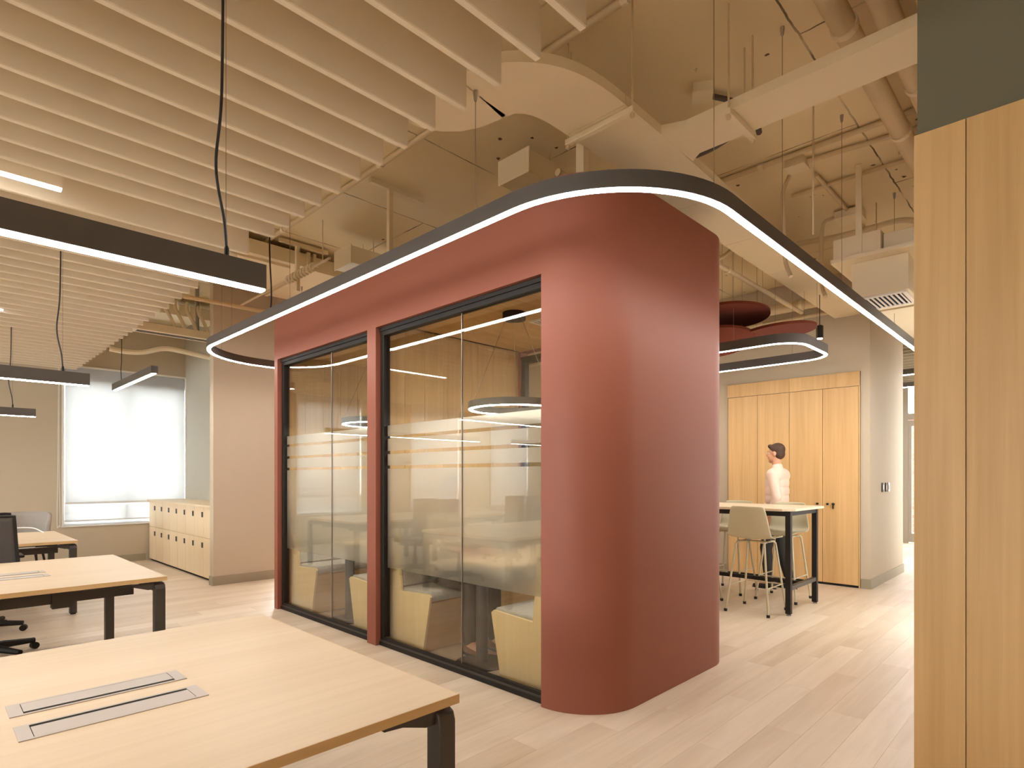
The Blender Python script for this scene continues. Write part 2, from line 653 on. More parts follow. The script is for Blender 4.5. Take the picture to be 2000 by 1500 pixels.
cand = []
for row in range(int(YB / PW) - 1, int(YF / PW) + 1):
    off = ((row * 0.3819) % 1.0) * PL
    for col in range(int((XL + off) / PL) - 2, int((XR + off) / PL) + 2):
        x0 = col * PL - off
        y0 = row * PW
        x1, y1 = min(x0 + PL, XR), min(y0 + PW, YF)
        x0, y0 = max(x0, XL), max(y0, YB)
        if x1 - x0 < 0.02 or y1 - y0 < 0.02:
            continue
        score = 0.0
        for fx in (0.02, 0.25, 0.5, 0.75, 0.98):
            px, py = x0 + (x1 - x0) * fx, (y0 + y1) / 2
            # hidden: under the pod, behind it, behind the oak wall
            if 2.62 < px and 1.95 < py and px < 4.4 and py < 6.07:
                continue
            q = proj(px, py, 0)
            if q is None or not (0 < q[0] < 1795 and 930 < q[1] < 1515):
                continue
            if q[0] < 900 and q[1] > 1200 + (q[0] - 500) * (0.38 if q[0] > 500 else -0.18):
                continue       # under the near desk
            if 1060 < q[0] < 1405 and q[1] < 1290:
                continue
            if px > 2.62 and 535 < q[0] < 1056:
                continue
            score += 1.0 / (q[2] ** 3)
        cand.append((score, x0, x1, y0, y1))
cand.sort(reverse=True)
rest = MB()
g_ = 0.0004
for i, (s_, x0, x1, y0, y1) in enumerate(cand):
    if i < 295 and s_ > 0:
        obj('plank', B(x0 + g_, x1 - g_, y0 + g_, y1 - g_, -0.008, 0.0), M['floor'], fl)
    else:
        rest.box(x0 + g_, x1 - g_, y0 + g_, y1 - g_, -0.008, 0.0)
ro = obj('plank_field', rest, M['floor'], fl)
ro['kind'] = 'stuff'

struct('ceiling', B(XL - .1, XR + .2, YB - .1, YF + .1, SLAB, SLAB + 0.15), M['slab'])

# far wall with four windows
WZ0, WZ1 = 0.63, 2.84
wins = [(1.54, 3.23), (-1.27, 0.16), (-4.0, -2.57), (-6.5, -5.1)]
wf = MB()
xs = sorted([v for a in wins for v in a])
edges = [XL - .1] + xs + [3.5]
for i in range(0, len(edges) - 1):
    x0, x1 = edges[i], edges[i + 1]
    if i % 2 == 0:
        wf.box(x0, x1, YF, YF + .25, 0, SLAB)
    else:
        wf.box(x0, x1, YF, YF + .25, 0, WZ0)
        wf.box(x0, x1, YF, YF + .25, WZ1, SLAB)
struct('wall_far', wf, M['wall'])
wl = MB()
added_lw = [(-1.2, 0.6), (1.9, 3.7), (5.0, 6.8), (8.1, 9.9)]  # guessed windows out of view, added to bring daylight in from the left
ed = [YB] + [v for a in added_lw for v in a] + [YF]
for i in range(len(ed) - 1):
    if i % 2 == 0:
        wl.box(XL - .1, XL, ed[i], ed[i + 1], 0, SLAB)
    else:
        wl.box(XL - .1, XL, ed[i], ed[i + 1], 0, .9).box(XL - .1, XL, ed[i], ed[i + 1], 2.9, SLAB)
struct('wall_left', wl, M['wall'])
for i, (ya, yb) in enumerate(added_lw):
    f = MB().box(XL - .08, XL - .02, ya, ya + .05, 0.9, 2.9).box(XL - .08, XL - .02, yb - .05, yb, 0.9, 2.9).box(XL - .08, XL - .02, ya + .05, yb - .05, .9, .95).box(XL - .08, XL - .02, ya + .05, yb - .05, 2.85, 2.9).box(XL - .08, XL - .02, (ya + yb) / 2 - .025, (ya + yb) / 2 + .025, .95, 2.85)
    fr = struct('window_%d' % (i + 5), f, M['alu'])  # added window, unseen, here only for the daylight
    obj('pane', B(XL - .055, XL - .048, ya + .05, yb - .05, .95, 2.85), M['winglass'], fr)
struct('wall_back', B(XL, 2.6, YB - .1, YB, 0, SLAB), M['wall'])
# recess wall beside the lockers and wall plane behind the pod
struct('wall_recess', B(3.24, 3.4, 7.97, YF + .25, 0, SLAB), M['wallgrey'])
struct('wall_middle', MB().box(2.61, 3.42, 7.85, 7.97, 0, SLAB).box(4.35, 8.25, 7.85, 7.97, 0, SLAB).box(3.42, 4.35, 7.85, 7.97, 2.63, SLAB), M['wall'], bevel=0.004)
struct('wall_kitchen', MB().box(8.17, 9.97, 1.88, 7.85, 0, SLAB), M['wall'], bevel=0.004)
wc = MB()
added_cw = [(6.2, 6.9), (10.4, 11.6)]  # guessed openings hidden by the oak wall, added to daylight the corridor side
ed = [2.77] + [v for a in added_cw for v in a] + [14.4]
for i in range(len(ed) - 1):
    if i % 2 == 0:
        wc.box(ed[i], ed[i + 1], 0.2, 0.45, 0, SLAB)
    else:
        wc.box(ed[i], ed[i + 1], 0.2, 0.45, 0, .3).box(ed[i], ed[i + 1], 0.2, 0.45, 2.7, SLAB)
struct('wall_corridor', wc, M['wall'])
for i, (xa, xb) in enumerate(added_cw):
    f = MB().box(xa, xa + .05, .25, .32, .3, 2.7).box(xb - .05, xb, .25, .32, .3, 2.7).box(xa + .05, xb - .05, .25, .32, .3, .36).box(xa + .05, xb - .05, .25, .32, 2.64, 2.7)
    fr = struct('window_%d' % (i + 9), f, M['doorfr'])  # added corridor window, unseen, a daylight source
    obj('pane', B(xa + .05, xb - .05, .28, .287, .36, 2.64), M['winglass'], fr)
    if i == 5:
        obj('blind', B(xa + .01, xb - .01, .34, .342, .31, 2.69), M['blind'], fr)
struct('wall_right', B(2.61, 2.76, YB, 0.447, 0, SLAB), M['olive'])
struct('wall_annex', MB().box(9.97, XR, 6.0, 6.1, 0, SLAB), M['wall'])
struct('wall_end', MB().box(14.4, 14.55, 2.76, 6.0, 0, SLAB).box(14.4, 14.55, -0.2, 0.9, 0, SLAB).box(14.4, 14.55, .9, 2.76, 3.4, SLAB), M['wall'])
# oak panels on the right wall
op = struct('trim_1', B(2.604, 2.61, YB, 0.449, 0.0, 2.62), M['slot'])
y1 = 0.4535
for k, wd in enumerate([0.1545, 0.60, 0.60, 0.60, 0.60]):
    obj('oak_panel', B(2.588, 2.604, y1 - wd + .0025, y1, 0.0, 2.646), M['oak'], op, bevel=0.001)
    y1 -= wd
# baseboards
struct('baseboard_middle', MB().box(2.598, 3.40, 7.838, 7.85, 0, 0.115).box(2.598, 2.61, 7.85, 7.97, 0, 0.115), M['skirt'])
struct('baseboard_far', B(XL, 2.64, YF - .012, YF, 0, 0.11), M['skirt'])
struct('baseboard_kitchen', MB().box(8.158, 9.985, 1.868, 1.88, 0, 0.12).box(8.158, 8.17, 1.88, 1.975, 0, 0.12).box(9.97, 9.985, 1.88, 3, 0, .12).box(8.158, 8.17, 3.69, 7.85, 0, .12), M['skirt'])
# black framed door beside the middle wall
d = struct('door_1', MB().box(3.42, 3.47, 7.84, 7.95, 0, 2.63).box(4.30, 4.35, 7.84, 7.95, 0, 2.63).box(3.47, 4.30, 7.84, 7.95, 2.57, 2.63).box(3.47, 4.3, 7.84, 7.95, 0, .05), M['black'])
obj('door_glass', B(3.47, 4.30, 7.89, 7.9, 0.05, 2.57), M['winglass'], d)

# windows
for k, (x0, x1) in enumerate(wins):
    f = MB()
    t = 0.05
    f.box(x0, x0 + t, YF + .08, YF + .16, WZ0, WZ1).box(x1 - t, x1, YF + .08, YF + .16, WZ0, WZ1)
    f.box(x0 + t, x1 - t, YF + .08, YF + .16, WZ0, WZ0 + t).box(x0 + t, x1 - t, YF + .08, YF + .16, WZ1 - t, WZ1)
    f.box((x0 + x1) / 2 - .03, (x0 + x1) / 2 + .03, YF + .08, YF + .16, WZ0 + t, WZ1 - t)
    f.box(x0 + t, x1 - t, YF + .08, YF + .16, 0.93, 0.98)
    fr = struct('window_%d' % (k + 1), f, M['alu'])
    obj('sill', B(x0 - .02, x1 + .02, YF - .03, YF + .08, WZ0 - .025, WZ0), M['alu'], fr)
    obj('pane', B(x0 + t, x1 - t, YF + .115, YF + .122, WZ0 + t, WZ1 - t), M['winglass'], fr)
    where = ['in the window above the lockers', 'in the window left of the locker bay', 'in the far wall middle window', 'in the leftmost window of the far wall'][k]
    bl = thing('roller_blind', 'white roller blind let down ' + where, 'blind', (x0, YF - .03, 3.0), group='roller blinds on the far wall')
    obj('cloth', B(x0 + .03, x1 - .012, YF - .028, YF - .026, 0.985, 3.06), M['blind'], bl)
    obj('head_rail', B(x0, x1, YF - .05, YF, 3.06, 3.085), M['white'], bl)
    obj('lower_cloth', B(x0 + .03, x1 - .012, YF + .03, YF + .032, .70, .99), M['blind'], bl)
    obj('lower_bar', B(x0 + .03, x1 - .012, YF + .026, YF + .036, .68, .70), M['alu'], bl)
    obj('bottom_bar', B(x0 + .025, x1 - .01, YF - .034, YF - .02, 0.955, 0.985), M['alu'], bl)
    obj('side_rail', B(x0 - .012, x0 + .012, YF - .045, YF, WZ0, 3.06), M['white'], bl)
    obj('side_rail', B(x1 - .005, x1 + .012, YF - .045, YF, WZ0, 3.06), M['white'], bl)
    cz = [(x0 - .05, YF - .02, 3.05), (x0 - .06, YF - .02, 1.6), (x0 - .07, YF - .025, .68), (x0 - .05, YF - .03, .64), (x0 - .035, YF - .025, .7), (x0 - .045, YF - .02, 1.6), (x0 - .04, YF - .02, 3.05)]
    obj('bead_chain', MB().tube(bez(cz, 6), 0.004, 5), M['white'], bl)

# glazed entrance at the corridor end
ef = MB()
for (y0, y1) in ((2.62, 2.76), (1.66, 1.76), (0.9, 0.98)):
    ef.box(14.38, 14.46, y0, y1, 0, 3.4)
ef.box(14.38, 14.46, .98, 2.62, 2.55, 2.68).box(14.38, 14.46, .98, 2.62, 3.32, 3.4)
dr = struct('door_2', ef, M['doorfr'])
obj('transom_pane', B(14.41, 14.42, .98, 2.62, 2.68, 3.32), M['winglass'], dr)
leaf = obj('door_leaf', MB().box(14.385, 14.435, 2.56, 2.618, 0.02, 2.54).box(14.385, 14.435, 1.765, 1.83, .02, 2.54).box(14.385, 14.435, 1.83, 2.56, .02, .2).box(14.385, 14.435, 1.83, 2.56, 2.42, 2.54), M['doorfr'], dr)
obj('pane', B(14.405, 14.415, 1.83, 2.56, .2, 2.42), M['winglass'], leaf)
obj('pane', B(14.405, 14.415, .98, 1.66, .02, 2.55), M['winglass'], dr)
# outside the entrance
struct('wall_outside', B(18.0, 18.2, 1.2, 8, -0.05, 2.95), M['brick'])
struct('ground', B(14.56, 24, -6, 12, -0.12, -0.06), M['ground'])

# ================================================================== MEETING POD
pod = thing('meeting_pod', 'terracotta red free-standing meeting pod with rounded corners and black framed glazing', 'meeting pod', (3.5, 4.0, 0))
X0, X1, Y0, Y1, PH = 2.62, 4.42, 1.925, 6.07, 3.15
shell = MB()
T = 0.10
path = [(X0, 2.33)] + arc(X0 + .4, Y0 + .4, .4, PI, 1.5 * PI, 18) + arc(X1 - .36, Y0 + .36, .36, -PI / 2, 0, 14) + [(X1, 2.5)]
shell.ribbon(path, 0, T, 0, PH)
shell.box(X0, X0 + T, 2.33, Y1, 2.6, PH)                 # header over the glazing
shell.box(X0, X0 + T, 5.995, Y1, 0, 2.6)                  # far jamb
shell.box(X0 + T, X1, Y1 - .06, Y1, 0, PH)                # far end wall
shell.box(X1 - T, X1, 2.5, Y1 - .06, 2.65, PH)
shell.box(X1 - T, X1, 4.12, 4.28, 0, 2.65)
shell.box(X1 - T, X1, 5.85, Y1 - .06, 0, 2.65)
o = obj('shell', shell, M['red'], pod, smooth=True)
roof = [(X0 + .02, Y1 - .02), (X0 + .02, 2.4)] + arc(X0 + .4, Y0 + .4, .38, PI, 1.5 * PI, 10) + arc(X1 - .36, Y0 + .36, .34, -PI / 2, 0, 8) + [(X1 - .02, Y1 - .02)]
obj('roof', MB().prism(roof, 2, PH - .06, PH - .02), M['ductdk'], pod)
obj('mullion', B(X0, X0 + T, 4.135, 4.265, 0, 2.6), M['red'], pod)
# glazing
def glazing(x, y0, y1, seam, name='glazed_screen', film=True):
    t = .052
    f = MB()
    f.box(x, x + .020, y0, y1, 0, .068).box(x + .0205, x + .06, y0, y1, 0, .03).box(x, x + .06, y0, y1, 2.535, 2.6)
    f.box(x, x + .06, y0, y0 + .022, .0685, 2.535).box(x, x + .06, y1 - t, y1, .0685, 2.535)
    f.box(x - .012, x, y0, y1, 0, .03).box(x - .012, x, y0, y1, 2.57, 2.6)
    fr = obj(name, f, M['black'], pod, bevel=.002)
    ya, yb = y0 + .022, y1 - t
    for (a, b) in ((ya, seam - .002), (seam + .002, yb)):
        obj('glass_pane', B(x + .024, x + .034, a, b, .03, 2.535), M['glass'], fr)
    obj('glass_joint', B(x + .023, x + .035, seam - .002, seam + .002, .03, 2.535), M['steel'], fr)
    obj('track_cover', B(x - .004, x + .012, y0, y1, .03, .045), M['dark'], fr)
    if film:
        for (a, b) in ((.635, 1.446), (1.472, 1.566), (1.592, 1.690), (1.714, 1.80)):
            obj('frosted_film', B(x + .0345, x + .0365, ya, yb, a, b), M['film'], fr)
    return fr


glazing(X0 + .045, 2.33, 4.135, 3.14)
glazing(X0 + .045, 4.265, 5.995, 4.99)
glazing(X1 - .09, 2.5, 4.12, 3.25, 'rear_screen', False)
glazing(X1 - .09, 4.28, 5.85, 5.05, 'rear_screen', False)
# inner floor plinth, ceiling boards, oak partition panels
for (ya, yb) in ((2.03, 4.12), (4.21, 6.01)):
    y = ya
    while y < yb - .05:
        y2 = min(y + .30, yb)
        obj('ceiling_board', B(X0 + (.30 if y < 2.2 else .11), X1 - (.30 if y < 2.2 else .1), y + .001, y2 - .001, 2.655, 2.675), M['inceil'], pod)
        y = y2
xs = [2.735, 2.918, 3.129, 3.336, 3.549, 3.755, 3.961, 4.169, 4.318]
for i in range(len(xs) - 1):
    obj('wall_panel', B(xs[i] + .0015, xs[i + 1] - .0015, 4.15, 4.165, 0, 2.655), M['inwall'], pod)
    obj('wall_panel', B(xs[i] + .0015, xs[i + 1] - .0015, 5.985, 6.0, 0, 2.655), M['inwall'], pod)
obj('partition_core', B(2.735, 4.318, 4.166, 4.235, 0, 2.655), M['slot'], pod)
obj('wall_lining', B(2.735, 4.318, 6.0, 6.008, 0, 2.655), M['slot'], pod)

# interior furniture ------------------------------------------------
def booth(yb, sgn, label):
    """yb: plane behind the bench, sgn: +1 seat faces +Y"""
    t = thing('booth_bench', label, 'bench', (3.45, yb, 0), group='oak booth benches in the pod')
    Y = lambda d: yb + sgn * d
    prof = [(Y(0), 0), (Y(.46), 0), (Y(.555), .45), (Y(.53), .47), (Y(.17), .45), (Y(.11), 1.02), (Y(0), 1.02)]
    prof = [(a, b) for a, b in prof]
    obj('side_panel', MB().prism(prof, 0, 2.76, 2.782), M['bench'], t, bevel=.004)
    obj('side_panel', MB().prism(prof, 0, 4.13, 4.152), M['bench'], t, bevel=.004)
    obj('front_panel', MB().prism([(Y(.44), 0.005), (Y(.455), .005), (Y(.53), .40), (Y(.515), .40)], 0, 2.783, 4.129), M['benchf'], t)
    obj('seat_board', MB().prism([(Y(.1), .39), (Y(.51), .395), (Y(.51), .41), (Y(.1), .405)], 0, 2.783, 4.129), M['benchf'], t)
    obj('seat_cushion', MB().prism([(Y(.13), .41), (Y(.545), .412), (Y(.55), .455), (Y(.53), .485), (Y(.15), .475), (Y(.13), .47)], 0, 2.785, 4.127), M['cushion'], t, bevel=.012)
    obj('back_cushion', MB().prism([(Y(.05), .48), (Y(.155), .48), (Y(.10), 1.05), (Y(.04), 1.05)], 0, 2.785, 4.127), M['cushion'], t, bevel=.012)
    return t


booth(4.148, -1, 'oak booth bench with grey cushion backing onto the partition, in the bay nearer the camera')
booth(2.36, 1, 'oak booth bench with grey cushion beside the rounded red corner')
booth(5.98, -1, 'oak booth bench with grey cushion at the far end of the pod')
booth(4.245, 1, 'oak booth bench with grey cushion right behind the mullion in the far bay')


def rrect(x0, x1, y0, y1, r, n=6):
    return arc(x1 - r, y1 - r, r, 0, PI / 2, n) + arc(x0 + r, y1 - r, r, PI / 2, PI, n) + arc(x0 + r, y0 + r, r, PI, 1.5 * PI, n) + arc(x1 - r, y0 + r, r, 1.5 * PI, 2 * PI, n)


def booth_table(yc, label):
    t = thing('booth_table', label, 'table', (3.4, yc, 0), group='round-cornered tables in the pod')
    obj('table_top', MB().prism(rrect(2.86, 4.1, yc - .33, yc + .33, .14), 2, .725, .75), M['desk'], t, bevel=.003)
    for x in (2.93, 3.9):
        b = MB().lathe([(.2, 0), (.2, .008), (.17, .012), (.045, .014)], (x, yc, 0), 28)
        obj('base_plate', b, M['dark'], t, smooth=True)
        obj('column', MB().tube([(x, yc, .013), (x, yc, .722)], .045, 16), M['dark'], t, smooth=True)
    obj('cable_box', B(3.28, 3.36, yc - .05, yc + .05, .56, .724), M['black'], t)


booth_table(3.19, 'pale oak table on round black pedestal base in the nearer bay of the pod')
booth_table(5.08, 'pale oak table on round black pedestal base in the far bay of the pod')


def ring_pendant(x, y, z, r, label):
    t = thing('ring_pendant', label, 'pendant lamp', (x, y, 2.655), group='round ring pendants in the pod')
    p = arc(x, y, r, 0, 2 * PI, 48)[:-1]
    obj('ring', MB().ribbon(p, -.02, .02, z + .008, z + .06, True), M['housing'], t, smooth=True)
    obj('diffuser', MB().ribbon(p, -.011, .011, z + .002, z + .0079, True), M['led2'], t)
    obj('canopy', MB().lathe([(.09, 2.60), (.09, 2.655)], (x, y, 0), 24), M['black'], t, smooth=True)
    for k in range(3):
        a = PI * (0.9 + 2 * k / 3)
        obj('suspension_wire', MB().tube([(x + r * math.cos(a), y + r * math.sin(a), z + .06), (x + .07 * math.cos(a), y + .07 * math.sin(a), 2.6)], .0022, 5), M['wire'], t)


ring_pendant(3.25, 3.17, 1.895, .34, 'black ring pendant over the table in the nearer bay')
ring_pendant(3.25, 5.08, 1.895, .34, 'black ring pendant over the table in the far bay')


def vent(x0, x1, y0, y1, z, label, n=9):
    t = thing('ceiling_vent', label, 'air vent', ((x0 + x1) / 2, (y0 + y1) / 2, z))
    f = MB()
    e = .03
    f.box(x0, x1, y0, y0 + e, z - .012, z).box(x0, x1, y1 - e, y1, z - .012, z).box(x0, x0 + e, y0 + e, y1 - e, z - .012, z).box(x1 - e, x1, y0 + e, y1 - e, z - .012, z)
    obj('frame', f, M['white'], t)
    obj('backing', B(x0 + e, x1 - e, y0 + e, y1 - e, z - .003, z), M['slot'], t)
    for k in range(n):
        yy = y0 + e + (y1 - y0 - 2 * e) * (k + .5) / n
        obj('louvre', B(x0 + e, x1 - e, yy - .006, yy + .006, z - .011, z - .0035), M['white'], t)


vent(3.5, 4.15, 2.85, 3.25, 2.654, 'white louvred air vent in the oak ceiling of the nearer bay')
vent(3.5, 4.15, 4.75, 5.15, 2.654, 'white louvred air vent in the oak ceiling of the far bay')

# ================================================================== RING LIGHT ROUND THE POD
RZ = 2.665
RX, RY0, RY1 = 2.02, 1.235, 6.86
path = [(7.95, RY0)] + [(6.5, RY0), (5, RY0), (3.5, RY0)] + arc(RX + .74, RY0 + .74, .74, 1.5 * PI, PI, 20) + [(RX, 3.2), (RX, 4.6)] + arc(RX + .78, RY1 - .78, .78, PI, PI / 2, 20) + [(3.5, RY1), (4.7, RY1)]
rl = thing('loop_light', 'long graphite loop light with rounded corners hung round the red pod', 'pendant lamp', (RX, 3.0, SLAB))
obj('housing', MB().ribbon(path, -.021, .021, RZ + .006, RZ + .085), M['housing'], rl, smooth=True)
obj('diffuser', MB().ribbon(path, -.0155, .0155, RZ, RZ + .0055), M['led'], rl, smooth=True)
hang = [(2.02, 5.6, SLAB), (2.02, 4.4, SLAB), (2.02, 2.25, 3.375), (2.62, 1.245, SLAB), (3.46, RY0, SLAB), (4.6, RY0, SLAB), (6.2, RY0, SLAB), (2.3, 6.66, 3.72), (3.3, RY1, 3.71)]
for (x, y, z) in hang:
    s = obj('suspension_wire', MB().tube([(x, y, RZ + .085), (x, y, z)], .0018, 5), M['wire'], rl)
    obj('gripper', MB().lathe([(.008, -.05), (.012, -.01), (.012, 0)], (x, y, z), 8), M['steel'], s)
obj('power_cord', MB().tube(bez([(2.02, 4.75, RZ + .085), (2.03, 4.76, 2.9), (2.015, 4.76, 3.3), (2.03, 4.75, SLAB)], 8), .006, 6), M['cable'], rl, smooth=True)

# ================================================================== LINEAR PENDANTS OVER THE DESKS
def linear(x0, x1, y, z, label, cordx, hgt=.0925, top=3.04):
    t = thing('linear_pendant', label, 'pendant lamp', (x1, y, top), group='linear pendants over the desks')
    obj('housing', B(x0, x1, y - .024, y + .024, z + .006, z + hgt), M['housing'], t, bevel=.001)
    obj('diffuser', B(x0 + .005, x1 - .003, y - .018, y + .018, z, z + .0058), M['led'], t)
    for cx in cordx:
        w1 = .022
        obj('power_cord', MB().tube(bez([(cx + .014, y, z + hgt), (cx + .005, y, z + hgt + .12), (cx - w1, y, z + hgt + .3), (cx - .004, y, z + hgt + .55), (cx + .002, y, top)], 8), .005, 6), M['cable'], t, smooth=True)
        obj('suspension_wire', MB().tube([(cx + .012, y + .004, z + hgt), (cx + .012, y + .004, top)], .0012, 5), M['wire'], t)
        obj('coupling', MB().lathe([(.008, 0), (.008, .03), (.004, .04)], (cx + .013, y, z + hgt), 8), M['black'], t)


PZ = 2.05
for y, x1, lab, cords in ((2.118, .876, 'graphite linear pendant above the nearest desk with a wavy black cord', (.735, -1.5)),
                          (5.27, .89, 'graphite linear pendant above the middle desk with a wavy cord', (.72, -1.5)),
                          (8.455, .93, 'graphite linear pendant above the desk by the far wall', (.72, -1.5))):
    linear(-2.3, x1, y, PZ, lab, cords, top=3.2)
for k, (xa, xb) in enumerate(((-6.4, -3.2),)):
    for y in (2.118, 5.27, 8.455):
        linear(xa, xb, y, PZ, 'graphite linear pendant hung far to the left, over %s' % {2.118: 'the near aisle', 5.27: 'the middle aisle', 8.455: 'the far aisle'}[y], (-4.0, -5.6), top=3.2)
t = thing('short_pendant', 'short graphite pendant running crosswise before the window blind', 'pendant lamp', (1.88, 8.5, 3.2))
obj('housing', B(1.85, 1.92, 7.55, 9.46, 2.556, 2.64), M['housing'], t, bevel=.001)
obj('diffuser', B(1.868, 1.902, 7.555, 9.455, 2.55, 2.5558), M['led'], t)
for y in (9.1,):
    obj('power_cord', MB().tube(bez([(1.885, y, 2.64), (1.88, y, 2.8), (1.888, y, 3.0), (1.885, y, SLAB)], 5), .0045, 6), M['cable'], t)

# recessed strips between baffles
for (xa, xb, y, lab) in ((-.7, .568, 4.133, 'lit strip lamp slotted between the ceiling baffles, nearer one at the left edge'), (-.7, .58, 7.52, 'lit strip lamp slotted between the ceiling baffles, farther one')):
    t = thing('baffle_lamp', lab, 'ceiling lamp', (xb, y, 3.2), group='strip lamps between the baffles')
    obj('housing', B(xa, xb, y - .03, y + .03, 3.006, 3.2), M['felt'], t)
    obj('diffuser', B(xa, xb, y - .02, y + .02, 2.998, 3.0058), M['led3'], t)

# ================================================================== BAFFLE CEILING
bc = thing('baffle_ceiling', 'ceiling raft of parallel beige felt baffles hung over the desks', 'acoustic ceiling', (0, 5, 3.26))
bm0 = None
y = 1.297 - 0.2185 * 8
k = 0
while y < YF - .15:
    x1 = 1.686
    ok = not (abs(y - 4.133) < .06 or abs(y - 7.52) < .06)
    if not ok:
        y += .2185
        continue
    if bm0 is None:
        b0 = obj('baffle', MB().prism([(-.0155, 3.205), (-.0155, 3.005), (-.0125, 3.0), (.0125, 3.0), (.0155, 3.005), (.0155, 3.205)], 0, XL + .3, x1), M['felt'], bc, local=True)
        b0.location = (0, y - 5, -3.26)
        bm0 = b0
    else:
        c = bm0.copy()
        C.objects.link(c)
        c.parent = bc
        c.location = (0, y - 5, -3.26)
    y += .2185
for x in (1.25, -1.2, -3.6, -6.0):
    obj('carrier_rail', B(x - .02, x + .02, -.4, YF - .2, 3.205, 3.235), M['ductdk'], bc)
    for yy in (.2, 2.9, 5.6, 8.3, 10.6):
        obj('hanger_rod', MB().tube([(x, yy, 3.235), (x, yy, SLAB)], .005, 6), M['ductdk'], bc)

# ================================================================== DUCTS, PIPES, CEILING SERVICES
# main flat duct with S-bend, branch
md = thing('flat_duct', 'flat beige air duct that snakes in an S-bend above the pod', 'air duct', (3, 2, 3.38))
cl = [(8.14, 2.065), (7, 2.055), (5.9, 2.04), (4.9, 2.03), (4.0, 2.0), (3.4, 1.98), (2.95, 1.965), (2.66, 1.962), (2.48, 1.965), (2.33, 1.99), (2.21, 2.05), (2.12, 2.15), (2.085, 2.28), (2.06, 2.40), (2.02, 2.50), (1.93, 2.56), (1.75, 2.58), (1.0, 2.58), (-.5, 2.58)]
segs = [bez([(p[0], p[1], 0) for p in cl], 3)]
pp = [(p.x, p.y) for p in segs[0]]
cut = [0, 3, 6, 9, 12, 15, 17, 18]
i = 0
def slicepath(a, b):
    return pp[a * 3:b * 3 + 1]
for a, b in ((0, 1), (1, 2), (2, 3), (3, 4), (4, 7), (7, 12)):
    q = slicepath(a, b)
    # tiny recess between sections
    if b < 18:
        e = Vector(q[-1]); f = Vector(q[-2]); q = q[:-1] + [tuple(e + (f - e).normalized() * .004)]
    obj('duct_section', MB().ribbon(q, -.2, .2, 3.38, 3.435), M['duct'], md, smooth=True)
obj('duct_section', MB().prism([(2.277, 2.285), (2.280, 2.344), (2.255, 2.462), (2.202, 2.58), (2.119, 2.664), (2.0, 2.72), (1.7, 2.74), (-.5, 2.74), (-.5, 2.38), (1.5, 2.38), (1.7, 2.37), (1.82, 2.345), (1.875, 2.31), (1.895, 2.258)], 2, 3.38, 3.435), M['duct'], md)
br = thing('branch_duct', 'straight flat beige branch duct running to the right above the oak wall', 'air duct', (3.25, 1.2, 3.38))
obj('duct_section', MB().prism([(3.10, 1.64), (3.10, .46), (3.385, .46), (3.385, 1.70), (3.44, 1.775), (3.04, 1.775)], 2, 3.381, 3.436), M['duct'], br)
# hangers under the ducts
hh = thing('duct_hanger', 'beige trapeze hanger under the bend of the flat duct', 'hanger', (2.70, 1.97, 3.36), group='trapeze hangers')
obj('channel', MB().box(2.685, 2.72, 1.73, 2.20, 3.345, 3.378), M['duct'], hh, bevel=.003)
for yy in (1.745, 2.19):
    r_ = obj('rod', MB().tube([(2.7025, yy, 3.32), (2.7025, yy, SLAB)], .006, 6), M['ductdk'], hh)
    obj('nut', MB().lathe([(.013, 3.325), (.013, 3.342)], (2.7025, yy, 0), 6), M['ductdk'], r_)
hh = thing('duct_hanger', 'beige trapeze hanger under the straight branch duct', 'hanger', (3.25, 1.385, 3.36), group='trapeze hangers')
obj('channel', MB().box(3.07, 3.42, 1.365, 1.40, 3.345, 3.378), M['duct'], hh, bevel=.003)
for xx in (3.085, 3.405):
    r_ = obj('rod', MB().tube([(xx, 1.3825, 3.32), (xx, 1.3825, SLAB)], .006, 6), M['ductdk'], hh)
    obj('nut', MB().lathe([(.013, 3.325), (.013, 3.342)], (xx, 1.3825, 0), 6), M['ductdk'], r_)


def pipe(name, label, cat, pts, r, mat='ductdk', n=10, collars=(), smooth_path=True, group=None):
    p = bez(pts, 6) if smooth_path and len(pts) > 2 else [Vector(q) for q in pts]
    if not collars:
        o = obj(name, MB().tube(p, r, n), M[mat], None, smooth=True)
        return tag(o, label, cat, group)
    t = thing(name, label, cat, pts[0], group=group)
    obj('tube', MB().tube(p, r, n), M[mat], t, smooth=True)
    for c, d in collars:
        c = Vector(c); d = Vector(d).normalized()
        obj('clamp', MB().tube([c - d * .02, c + d * .02], r + .008, n), M['duct'], t)
    return t


pipe('conduit', 'long straight beige conduit under the slab along the baffle ends', 'conduit', [(2.64, -.5, 3.925), (2.64, 8, 3.925)], .022, collars=[((2.64, 1.75, 3.925), (0, 1, 0)), ((2.64, 5.9, 3.925), (0, 1, 0)), ((2.64, 4.1, 3.925), (0, 1, 0))])
pipe('conduit', 'beige conduit crossing the slab beyond the branch duct', 'conduit', [(4.85, .5, 3.925), (4.85, 1.0, 3.925), (4.85, 2.6, 3.925)], .02, collars=[((4.85, .72, 3.925), (0, 1, 0)), ((4.85, 1.9, 3.925), (0, 1, 0))])
pipe('conduit', 'beige conduit leading to the small junction box on the slab', 'conduit', [(5.02, 1.62, 3.925), (5.1, 1.0, 3.925), (5.16, .5, 3.925)], .018)
pipe('conduit', 'thin beige conduit on the slab above the air unit', 'conduit', [(5.56, .5, 3.925), (5.56, 1.9, 3.925)], .016)
pipe('conduit', 'bent grey conduit curving down behind the loop light', 'conduit', [(5.03, 1.74, 3.86), (5.0, 1.78, 3.7), (5.02, 1.775, 3.35), (5.0, 1.76, 3.15), (4.95, 1.7, 3.0)], .016)
